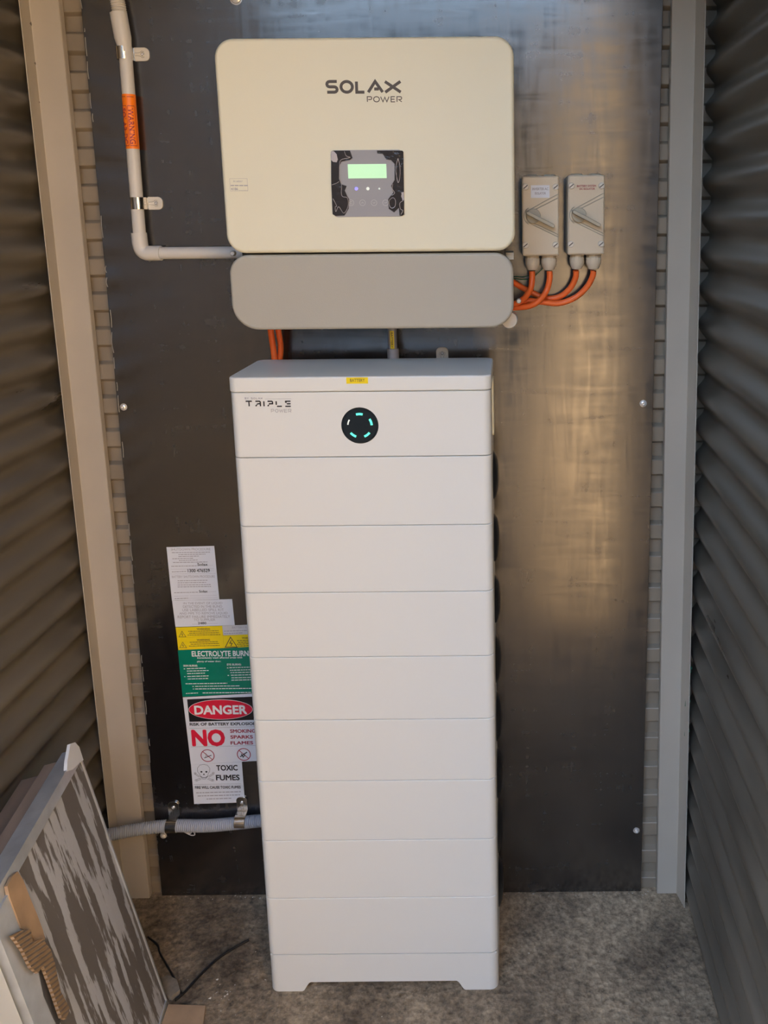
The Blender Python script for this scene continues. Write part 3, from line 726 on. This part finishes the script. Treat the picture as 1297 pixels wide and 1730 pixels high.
# orange tape wrapped on the pipe
za, zb = pt(216, 160).z, pt(223, 252).z
m = MB(); NN = 20
def on_pipe(ang_, z_, rr=PR + .0005): return (x_at(z_) + rr * math.sin(ang_), PY - rr * math.cos(ang_), z_)
m.loft([[on_pipe(2 * PI * k / 24, z_) for k in range(24)] for z_ in (zb, (za + zb) / 2, za)], cap=False)
tape = m.build('warning_tape', M_sticko, wc, smooth=60, label='orange warning tape')
m = MB()
z1_, z2_ = pt(218, 184).z, pt(222, 244).z
for s_, a0, a1 in (('WARNING', .90, .10), ('SOLAR DC', -.20, -1.05)):
    text_into(m, s_, None, None, .015, wrap=lambda tx, ty, a0=a0, a1=a1: on_pipe(a1 + (a0 - a1) * ty, z1_ + (z2_ - z1_) * tx, PR + .0009))
for aa in (1.12, .10, -.10, -1.05):
    m.face([on_pipe(aa, z1_ + .004, PR + .0009), on_pipe(aa, z2_ - .004, PR + .0009), on_pipe(aa + .05, z2_ - .004, PR + .0009), on_pipe(aa + .05, z1_ + .004, PR + .0009)])
for a0, a1 in ((.10, 1.12), (-1.05, -.10)):
    for zz in (z1_ + .004, z2_ - .004, za - .006):
        for k in range(6):
            b0 = a0 + (a1 - a0) * k / 6; b1 = a0 + (a1 - a0) * (k + 1) / 6
            m.face([on_pipe(b0, zz, PR + .0009), on_pipe(b1, zz, PR + .0009), on_pipe(b1, zz + .0012, PR + .0009), on_pipe(b0, zz + .0012, PR + .0009)])
m.build('lettering', M_dred, wc, smooth=0)

# ------------------------------------------------------------------ grey corrugated conduit near the floor
fp_ = [P(100, 1424, -.10), P(150, 1416, -.075), P(190, 1409, -.055), P(240, 1400, -.030), P(291, 1395, FY), P(350, 1395, FY), P(407, 1390, FY), P(450, 1386, FY), P(540, 1384, FY)]
m = MB(); m.tube(fp_, FR - .0008, 20, 12, rib=(.0046, .0011)); o = m.build('corrugated_conduit', M_flex, smooth=60); base(o, fp_[4])
tag(o, 'grey ribbed flexible conduit crossing the board low down and passing behind the battery', 'conduit')
wp = [P(308, 1404, -.004), P(316, 1406, -.006), P(321, 1408, -.005), P(326, 1405, -.004), P(329, 1410, -.006), P(323, 1411, -.006), P(312, 1406, -.006)]
m = MB(); m.tube([(p.x, p.y, p.z) for p in wp], .0012, 6, 5); o = m.build('cable_tie', M_paperg, smooth=60); base(o, wp[0]); tag(o, 'tiny pale cable tie end sticking out below the ribbed conduit', 'cable tie')

# ------------------------------------------------------------------ signs on the board
def sign(name, c4, mt, label, y=-.0006):
    """c4: corners top-left, top-right, bottom-right, bottom-left in the photograph"""
    C = [P(u, v, 0) for u, v in c4]; loc = (C[0] + C[2]) / 2
    r_ = root(name, label, 'sign', (loc.x, 0, loc.z), 'safety signs on the black board')
    m = MB(); m.prism([(p.x, -.0001, p.z) for p in C][::-1], (0, y, 0)); m.build('sheet', mt, r_, smooth=0)
    return r_
yt = -.0011
T = lambda mb, s, u0, v0, u1, v1, bold=.0, y=yt: text_into(mb, s, P(u0, v0, y), P(u1, v1, y), bold)
def D(mb, u0, v0, u1, v1, h=.0016, seed=1, y=yt): dashes(mb, P(u0, v0, y), P(u1, v1, y), h, y, seed)
def rule(mb, u0, v0, u1, v1, h=.0005, y=yt):
    a, b_ = P(u0, v0, y), P(u1, v1, y); mb.face([(a.x, y, a.z - h / 2), (b_.x, y, b_.z - h / 2), (b_.x, y, b_.z + h / 2), (a.x, y, a.z + h / 2)])
z7 = lambda x, y: (260 + x / 5.963, 900 + y / 5.963)
z8 = lambda x, y: (260 + x / 5.963, 1150 + y / 5.963)
zs = lambda x, y: (280 + x / 10.808, 915 + y / 10.808)

s1 = sign('shutdown_notice', [(281.3, 924.3), (361.8, 922.2), (370.5, 1012.3), (290.5, 1014.5)], M_paper, 'tall white paper notice with handwriting, topmost sign on the black board')
m = MB()
T(m, 'SHUTDOWN PROCEDURE', *zs(90, 122), *zs(815, 158)); T(m, 'BATTERY SHUTDOWN PROCEDURE', *zs(110, 622), *zs(895, 658))
for k, (x0, x1, y) in enumerate(((110, 820, 198), (230, 735, 234), (230, 600, 270), (120, 510, 310), (240, 580, 342), (130, 760, 378), (100, 560, 448), (110, 370, 550),
                                 (215, 760, 712), (215, 745, 750), (215, 820, 790), (215, 825, 825), (150, 590, 930), (160, 410, 1040))):
    D(m, *zs(x0, y + 4), *zs(x1, y - 6), .0016, k)
for x0, x1, y in ((560, 860, 436), (400, 880, 535), (90, 880, 500), (90, 910, 588), (770, 920, 915), (440, 930, 985), (150, 420, 995), (420, 945, 1030), (160, 950, 1068)):
    rule(m, *zs(x0, y + 5), *zs(x1, y - 5), .0004)
m.build('lettering', M_gy, s1, smooth=0)
for s_, q1, q2 in (('Solax', (575, 392), (765, 440)), ('1300 476529', (398, 500), (805, 558)), ('Solax', (605, 886), (765, 930))):
    m = MB(); T(m, s_, *zs(*q1), *zs(*q2), .015); m.build('handwriting', M_bk, s1, smooth=0, label='black handwriting')

s2 = sign('spill_notice', [(290.8, 1014.8), (392, 1012), (396.5, 1056), (296.5, 1059)], M_paper, 'white notice in grey capitals about liquid, second sign down the black board')
m = MB()
for s_, x0, x1, y in (('IN THE EVENT OF LIQUID', 320, 1035, 1128), ('DETECTED IN THE BUND', 312, 1030, 1186), ('USE LABELLED SPILL KIT', 300, 1060, 1247), ('AND PIPE TO REMOVE LIQUID', 245, 1130, 1312), ('REPORT FAILURE IMMEDIATELY', 215, 1175, 1372), ('TO SUPPLIER', 510, 905, 1428)):
    T(m, s_, *zs(x0, y - 20), *zs(x1, y + 20))
rule(m, *zs(480, 1508), *zs(950, 1492), .0004); m.build('lettering', M_gy, s2, smooth=0)
m = MB(); T(m, '2480', *zs(585, 1468), *zs(742, 1508), .02); m.build('handwriting', M_bk, s2, smooth=0)

def tri_mark(mb, cx, cz, r, y=yt):
    stroke(mb, [(cx - r, cz - r * .8), (cx + r, cz - r * .8), (cx, cz + r)], r * .13, y, True)
    stroke(mb, [(cx + r * .1, cz + r * .45), (cx - r * .2, cz - r * .1), (cx + r * .2, cz - r * .1), (cx - r * .05, cz - r * .6)], r * .13, y)
def yellow(c4, label, v1, tx, sd):
    s_ = sign('warning_sign', c4, M_yel, label); m = MB(); c = P(*z7(tx, v1 + 62), yt); tri_mark(m, c.x, c.z, .0078)
    T(m, 'WARNING', *z7(430, v1), *z7(565, v1 + 16), .02)
    for k, (a, b_) in enumerate(((345, 650), (355, 655), (338, 668))): D(m, *z7(a + 15 * (sd > 3), v1 + 32 + 19 * k), *z7(b_, v1 + 26 + 19 * k), .0014, sd + k)
    m.build('lettering', M_ink, s_, smooth=0); return s_
yellow([(296.8, 1060), (375.3, 1057.2), (377, 1073.3), (299, 1077)], 'upper of the two stacked yellow electric warning stickers above the green sign', 962, 285, 1)
yellow([(299, 1077.2), (377, 1073.5), (378.2, 1094.6), (301.3, 1098)], 'lower of the two stacked yellow electric warning stickers, resting on the green sign', 1072, 292, 5)
s5 = sign('battery_notice', [(375.5, 1057.2), (440, 1054.5), (441.5, 1070.5), (377.2, 1073.2)], M_paperg, 'narrow pale notice partly behind the battery, above a yellow triangle sticker')
m = MB(); T(m, 'BATTERY SUPPLY', *z7(785, 945), *z7(1010, 962)); D(m, *z7(706, 992), *z7(1010, 982), .0018, 3); D(m, *z7(706, 1018), *z7(900, 1008), .0018, 4); m.build('lettering', M_gy, s5, smooth=0)
s6 = sign('warning_sign', [(377.2, 1073.6), (441.5, 1070.8), (443, 1091.6), (378.4, 1094.4)], M_yel, 'yellow triangle warning sticker that runs behind the battery, right of the stacked pair')
m = MB(); c = P(*z7(775, 1108), yt); tri_mark(m, c.x, c.z, .0135); T(m, 'WARNING', *z7(885, 1052), *z7(1010, 1068), .02)
for k in range(4): D(m, *z7(835 + 12 * (k % 2), 1088 + 18 * k), *z7(1020, 1080 + 18 * k), .0016, 11 + k)
m.build('lettering', M_ink, s6, smooth=0)

s7 = sign('electrolyte_sign', [(300.5, 1098.3), (443.5, 1092), (449.5, 1169), (308.5, 1177)], M_grn, 'green first-aid sign for electrolyte burns, partly behind the battery')
m = MB(); T(m, 'ELECTROLYTE BURNS', *z7(378, 1192), *z7(985, 1242), .025)
T(m, 'Immediately wash affected areas with', *z7(436, 1250), *z7(890, 1272), .01); T(m, 'plenty of water then:', *z7(434, 1288), *z7(675, 1308), .01)
T(m, 'SKIN BURNS:', *z7(295, 1330), *z7(440, 1349), .02); T(m, 'EYE BURNS:', *z7(735, 1318), *z7(880, 1337), .02)
for k, (x0, x1, y) in enumerate(((330, 530, 1368), (332, 550, 1392), (335, 520, 1418), (335, 550, 1446), (340, 545, 1472), (318, 740, 1520), (415, 870, 1546), (415, 1020, 1572), (322, 445, 1618), (490, 1020, 1612),
                                 (760, 990, 1358), (765, 1000, 1384), (770, 1000, 1408), (775, 1010, 1434), (780, 1010, 1460), (780, 1010, 1484))):
    D(m, *z7(x0, y + 2), *z7(x1, y - 4), .0019, 20 + k)
for x, y in ((306, 1372), (310, 1450), (742, 1362), (748, 1438), (393, 1549), (397, 1575)): D(m, *z7(x - 6, y), *z7(x + 8, y), .0018, 1)
m.build('lettering', M_wt, s7, smooth=0)

s8 = sign('danger_sign', [(308.8, 1178), (449.5, 1170.2), (459, 1284), (322.5, 1291)], M_paper, 'white, black and red danger sign forbidding smoking, sparks and flames')
m = MB()
C4 = [P(*z8(x, y), yt) for x, y in ((333, 188), (1000, 160), (1010, 395), (357, 415))]; m.face([(p.x, yt, p.z) for p in C4])
T(m, 'RISK OF BATTERY EXPLOSION', *z8(358, 424), *z8(1035, 448), .03)
rule(m, *z8(355, 482), *z8(1050, 462), .0004); rule(m, *z8(372, 668), *z8(1050, 652), .0004)
m.build('lettering', M_bk, s8, smooth=0, label='black panel and lines of print')
c = P(*z8(672, 290), yt); rx = .073; rz = .0245
m = MB(); m.face([(c.x + (rx + .001) * math.cos(k * PI / 24), yt - .0002, c.z + (rz + .001) * math.sin(k * PI / 24)) for k in range(48)]); m.build('oval_rim', M_wt, s8, smooth=0)
m = MB(); m.face([(c.x + rx * math.cos(k * PI / 24), yt - .0004, c.z + rz * math.sin(k * PI / 24)) for k in range(48)])
T(m, 'NO', *z8(372, 492), *z8(722, 660), .045); m.build('red_print', M_red, s8, smooth=0, label='red oval and big red word')
m = MB(); T(m, 'DANGER', *z8(402, 250), *z8(940, 338), .035, yt - .0007); m.build('danger_word', M_wt, s8, smooth=0, label='white word on the red oval')
m = MB(); T(m, 'SMOKING', *z8(765, 490), *z8(1025, 524), .03); T(m, 'SPARKS', *z8(768, 550), *z8(998, 583), .03); T(m, 'FLAMES', *z8(770, 610), *z8(1000, 642), .03)
m.build('dark_red_print', M_dred, s8, smooth=0)
for x, y in ((540, 755), (905, 743)):
    m = MB(); c = P(*z8(x, y), yt); rr = .0152
    stroke(m, arc(c.x, c.z, rr, rr, 0, 350, 35), .0020, yt, True); stroke(m, [(c.x - rr * .7, c.z + rr * .7), (c.x + rr * .7, c.z - rr * .7)], .0018, yt - .00003); m.build('prohibition_ring', M_dred, s8, smooth=0)
m = MB(); c = P(*z8(540, 755), yt - .0003)
stroke(m, [(c.x - .008, c.z - .006), (c.x + .009, c.z + .001)], .0018, yt - .0003); stroke(m, [(c.x - .004, c.z + .006), (c.x - .002, c.z + .001), (c.x - .006, c.z - .002)], .0009, yt - .0003)
c = P(*z8(905, 743), yt - .0003); stroke(m, [(c.x - .009, c.z - .006), (c.x + .008, c.z + .006)], .0024, yt - .0003); stroke(m, [(c.x - .006, c.z + .002), (c.x - .002, c.z - .007), (c.x + .003, c.z - .001)], .0020, yt - .0003)
m.build('pictogram', M_bk, s8, smooth=0)

s9 = sign('toxic_fumes_sign', [(322.7, 1291.2), (408.5, 1287), (413.6, 1355.3), (328, 1358)], M_paper, 'white skull and crossbones toxic fumes sign, lowest on the black board')
m = MB(); T(m, 'TOXIC', *z8(625, 850), *z8(845, 905), .03); T(m, 'FUMES', *z8(622, 948), *z8(865, 1003), .03)
rule(m, *z8(400, 1046), *z8(876, 1038), .0004); T(m, 'FIRE WILL CAUSE TOXIC FUMES', *z8(412, 1062), *z8(875, 1086), .03)
c = P(*z8(500, 895), yt)
def pz(x, y, d_=0): p = P(*z8(x, y), yt - d_); return (p.x, p.z)
stroke(m, [pz(x, y) for x, y in ((462, 945), (440, 918), (438, 880), (462, 850), (500, 842), (540, 852), (562, 882), (560, 915), (545, 940), (540, 965), (520, 990), (490, 990), (470, 968))], .0007, yt, True)
for x in (478, 528):
    p = P(*z8(x, 918), yt); m.face([(p.x + .0024 * math.cos(k * PI / 6), yt, p.z + .0022 * math.sin(k * PI / 6)) for k in range(12)])
m.face([(a, yt, b_) for a, b_ in (pz(503, 932), pz(512, 950), pz(494, 950))])
stroke(m, [pz(470, 962), pz(490, 976), (pz(520, 976)), pz(545, 960)], .0012, yt)
for seg in (((410, 930), (465, 965)), ((420, 1000), (470, 980)), ((600, 930), (548, 962)), ((598, 1000), (545, 980)), ((408, 940), (455, 972)), ((430, 1012), (478, 990)), ((602, 942), (555, 972)), ((588, 1012), (538, 990))):
    stroke(m, [pz(*seg[0]), pz(*seg[1])], .0007, yt)
for x, y in ((415, 932), (424, 1004), (598, 930), (594, 1004)):
    p = pz(x, y); stroke(m, arc(p[0], p[1], .0022, .0022, 0, 330, 11), .0006, yt, True)
m.build('lettering', M_bk, s9, smooth=0, label='black print with skull and crossbones')
m = MB(); D(m, *z8(425, 1130), *z8(875, 1118), .0022, 41); D(m, *z8(440, 1162), *z8(870, 1150), .0022, 42); D(m, *z8(530, 1192), *z8(780, 1184), .0022, 43); m.build('small_print', M_gy, s9, smooth=0)

# ------------------------------------------------------------------ things leaning at the left
LB = Vector((-.488, -.278, 0.0)); LT = Vector((-.6047, -.2949, .59))
Ld = Vector((.143, -.99, 0)).normalized(); Ls = (LT - LB).normalized(); Ls = (Ls - Ld * Ls.dot(Ld)).normalized(); Ln = Ls.cross(Ld)
if Ln.x < 0: Ln = -Ln
def frame(off=(0, 0, 0)):
    o = LB + Ls * off[0] + Ld * off[1] + Ln * off[2]
    return Matrix(((Ls.x, Ld.x, Ln.x, o.x), (Ls.y, Ld.y, Ln.y, o.y), (Ls.z, Ld.z, Ln.z, o.z), (0, 0, 0, 1)))
LM = frame()
def lbox(mb, s0, s1, d0, d1, n0, n1):
    k = MB(); k.box(s0, s1, d0, d1, n0, n1)
    k.xform(LM); me = bpy.data.meshes.new('t'); k.bm.to_mesh(me); k.bm.free(); mb.bm.from_mesh(me); bpy.data.meshes.remove(me)
SL, SD = .612, .385
M_stripe = bpy.data.materials.new('brown_grey_sheet_with_adhesive_streaks'); n, l, b = nodes(M_stripe)
tc = n.new('ShaderNodeTexCoord'); mp = n.new('ShaderNodeMapping'); mp.inputs['Scale'].default_value = (4.5, 42, 1); l.new(tc.outputs['Object'], mp.inputs[0])
t1 = n.new('ShaderNodeTexNoise'); t1.inputs['Scale'].default_value = 1; t1.inputs['Detail'].default_value = 3; t1.inputs['Distortion'].default_value = .25; l.new(mp.outputs[0], t1.inputs['Vector'])
mq = n.new('ShaderNodeMapping'); mq.inputs['Scale'].default_value = (60, 420, 1); mq.inputs['Rotation'].default_value = (0, 0, .35); l.new(tc.outputs['Object'], mq.inputs[0])
t2 = n.new('ShaderNodeTexNoise'); t2.inputs['Scale'].default_value = 1; t2.inputs['Detail'].default_value = 3; l.new(mq.outputs[0], t2.inputs['Vector'])
mm = n.new('ShaderNodeMath'); mm.operation = 'MULTIPLY_ADD'; mm.inputs[1].default_value = .16; l.new(t2.outputs[0], mm.inputs[0]); l.new(t1.outputs[0], mm.inputs[2])
cr_ = n.new('ShaderNodeValToRGB'); e = cr_.color_ramp.elements; e[0].position = .568; e[0].color = (.135, .128, .122, 1); e[1].position = .60; e[1].color = (.44, .47, .52, 1)
l.new(mm.outputs[0], cr_.inputs[0]); l.new(cr_.outputs[0], b.inputs['Base Color']); b.inputs['Roughness'].default_value = .6
bp = n.new('ShaderNodeBump'); bp.inputs['Distance'].default_value = .002; bp.inputs['Strength'].default_value = .7; l.new(mm.outputs[0], bp.inputs['Height']); l.new(bp.outputs[0], b.inputs['Normal'])

lp = root('framed_panel', 'old framed panel with pale adhesive streaks leaning by the corrugated wall', 'panel', M=LM)
m = MB(); lbox(m, .012, SL - .012, .003, SD - .02, -.024, -.002); m.build('sheet', M_stripe, lp, smooth=0)
m = MB(); lbox(m, SL - .022, SL, 0, SD, -.030, .002); m.build('frame_rail', M_alu, lp, smooth=0)
m = MB(); lbox(m, 0, SL - .022, -.0, .004, -.030, .001); m.build('frame_rail', M_alu, lp, smooth=0)
m = MB(); lbox(m, 0, SL - .022, SD - .055, SD, -.030, .006); m.build('frame_rail', M_alu, lp, smooth=0)
m = MB(); lbox(m, 0, .012, .004, SD - .055, -.030, .001); m.build('frame_rail', M_alu, lp, smooth=0)
m = MB()
cap_ = [PP(u, v, LB + Ln * .003, Ln) for u, v in ((119, 1257), (127, 1254), (134, 1262), (141, 1284), (133, 1290), (123, 1300), (113, 1303), (114, 1285))]
m.prism(cap_, Ln * -.006); cap2 = [p + Ln * -.004 for p in cap_[:3]]
m.build('corner_protector', M_foam, lp, smooth=0, label='crumpled white corner wrap')
m = MB(); g7 = lambda x, y: PP(x / 3.605, 1250 + y / 3.605, LB + Ln * .008, Ln)
pA = [g7(x, y) for x, y in ((45, 890), (75, 830), (108, 800), (140, 850), (185, 965), (225, 1060), (262, 1160), (275, 1215), (225, 1250), (190, 1170), (130, 1150), (98, 1060), (60, 960))]
m.prism(pA, Ln * -.005); m.build('cardboard_flap', M_card, lp, smooth=0, label='torn strip of tan cardboard')
M_corr = mat('corrugated_cardboard', (.33, .235, .15), .8, vary=.15, scale=18)
nn_, ll_, bb_ = M_corr.node_tree.nodes, M_corr.node_tree.links, M_corr.node_tree.nodes['Principled BSDF']
tcc = nn_.new('ShaderNodeTexCoord'); wv = nn_.new('ShaderNodeTexWave'); wv.wave_type = 'BANDS'; wv.bands_direction = 'X'; wv.inputs['Scale'].default_value = 42; wv.inputs['Distortion'].default_value = .6
mpc = nn_.new('ShaderNodeMapping'); mpc.inputs['Rotation'].default_value = (0, 0, .5); ll_.new(tcc.outputs['Object'], mpc.inputs[0]); ll_.new(mpc.outputs[0], wv.inputs['Vector'])
bpc = nn_.new('ShaderNodeBump'); bpc.inputs['Distance'].default_value = .004; bpc.inputs['Strength'].default_value = 1; ll_.new(wv.outputs[1], bpc.inputs['Height']); ll_.new(bpc.outputs[0], bb_.inputs['Normal'])
m = MB()
g7 = lambda x, y: PP(x / 3.605, 1250 + y / 3.605, LB + Ln * .014, Ln)
pB = [g7(x, y) for x, y in ((75, 1190), (130, 1160), (188, 1155), (200, 1230), (262, 1212), (310, 1280), (335, 1360), (350, 1440), (370, 1530), (425, 1635), (405, 1700), (375, 1690), (345, 1600), (300, 1470), (262, 1370), (235, 1420), (190, 1385), (140, 1280), (105, 1230))]
m.prism(pB, Ln * -.005); m.build('cardboard_flap', M_corr, lp, smooth=0, label='ripped corrugated cardboard')
m = MB(); g7 = lambda x, y: PP(x / 3.605, 1250 + y / 3.605, LB + Ln * .007, Ln)
m.prism([g7(x, y) for x, y in ((235, 1400), (262, 1370), (300, 1470), (345, 1600), (370, 1690), (360, 1760), (330, 1700), (270, 1560))], Ln * -.003); m.build('tear', M_dark, lp, smooth=0, label='dark tear in the sheet')

ws = root('white_sheet', 'smooth white sheet leaning beyond the framed panel at the photo corner', 'sheet', M=frame((0, .39, 0)))
m = MB(); lbox(m, .0, .60, .392, .80, -.028, -.004); m.build('sheet', M_foam, ws, smooth=0)
def board(name, mt, label, s0, s1, d0, d1, n0, n1):
    r_ = root(name, label, 'board', M=frame((0, d0, n0)), group='brown boards behind the framed panel')
    m = MB(); k = MB(); k.slab(s0, s1, n0, n1, d1, d0, .002, .002, .002)
    k.xform(LM @ Matrix.Identity(4)); me = bpy.data.meshes.new('t'); k.bm.to_mesh(me); k.bm.free(); m.bm.from_mesh(me); bpy.data.meshes.remove(me)
    m.build('plank', mt, r_, smooth=40); return r_
board('brown_board', M_wood2, 'pinkish brown board directly behind the framed panel', .02, .604, .012, .75, -.062, -.033)
board('brown_board', M_wood, 'darker grey-brown board next to the corrugated wall, behind the other', .03, .592, .022, .72, -.104, -.066)

# bits on the floor
def floor_patch(name, pts, th, mt, label, cat):
    C = [PF(u, v, th) for u, v in pts]; m = MB(); m.prism([(p.x, p.y, .0005) for p in C], (0, 0, th)); o = m.build(name, mt, smooth=0); base(o, (C[0].x, C[0].y, 0)); return tag(o, label, cat)
floor_patch('cardboard_piece', [(284, 1697), (347, 1699), (341, 1745), (268, 1745)], .006, M_card, 'flat piece of brown cardboard on the concrete at the foot of the leaning panel', 'cardboard')
floor_patch('stone', [(272, 1652), (283, 1647), (299, 1655), (304, 1672), (290, 1684), (279, 1680)], .010, M_stone, 'flat buff stone chip beside the leaning panel', 'stone')
def floor_cord(pts, r, label):
    C = [PF(u, v, r + .0005) for u, v in pts]; m = MB(); m.tube(C, r, 8, 8); o = m.build('black_cord', M_black, smooth=60); base(o, C[0]); return tag(o, label, 'cord', 'black cords on the concrete')
floor_cord([(250, 1583), (266, 1597), (271, 1612), (290, 1645), (306, 1678)], .0022, 'thin black cord coming out from under the leaning panel towards the cardboard')
floor_cord([(296, 1690), (312, 1676), (340, 1645), (370, 1618), (398, 1600), (420, 1588)], .0028, 'black cord lying on the concrete from the cardboard towards the battery')
rnd = random.Random(11); m = MB()
def chip(mb, x, y, z_, s_):
    V = [mb.bm.verts.new((x + rnd.uniform(-1, 1) * s_, y + rnd.uniform(-1, 1) * s_, max(.0002, z_ + rnd.uniform(0, 1) * s_))) for _ in range(5)]
    for f in ((0, 1, 2), (0, 2, 3), (0, 3, 4), (1, 2, 4), (2, 3, 4), (0, 1, 4)):
        try: mb.bm.faces.new([V[i] for i in f])
        except ValueError: pass
for k in range(110): chip(m, rnd.uniform(-.63, .56), rnd.uniform(-.012, -.001), 0, rnd.uniform(.0008, .003))
for k in range(80): chip(m, rnd.uniform(-.5, .62), rnd.uniform(-.5, -.02), 0, rnd.uniform(.0006, .0022))
for k in range(18): c = PF(rnd.gauss(385, 25), rnd.gauss(1680, 14)); chip(m, c.x, c.y, 0, rnd.uniform(.0012, .0032))
o = m.build('grit', M_crumb, smooth=0); o['kind'] = 'stuff'; tag(o, 'pale grit and crumbs scattered on the concrete along the black board', 'grit')
m = MB(); c = P(1161, 1190, -.035)
for k, (u, v) in enumerate(((1163, 1130), (1160, 1186), (1159, 1236))):
    c = P(u, v, -.030); s_ = .011
    m.prism([(c.x - .004, -.030, c.z - s_), (c.x + .006, -.034, c.z - s_ * .6), (c.x + .004, -.036, c.z), (c.x + .008, -.033, c.z + s_ * .4), (c.x - .003, -.030, c.z + s_)], (0, .002, 0))
m.tube([P(1163, 1120, -.028), P(1160, 1186, -.027), P(1158, 1245, -.028)], .0015, 6, 5)
o = m.build('plastic_scrap', M_leaf, smooth=0); base(o, P(1160, 1186, -.03)); tag(o, 'torn green plastic scrap caught between the grey post and corrugated wall', 'scrap')

bpy.context.view_layer.update()
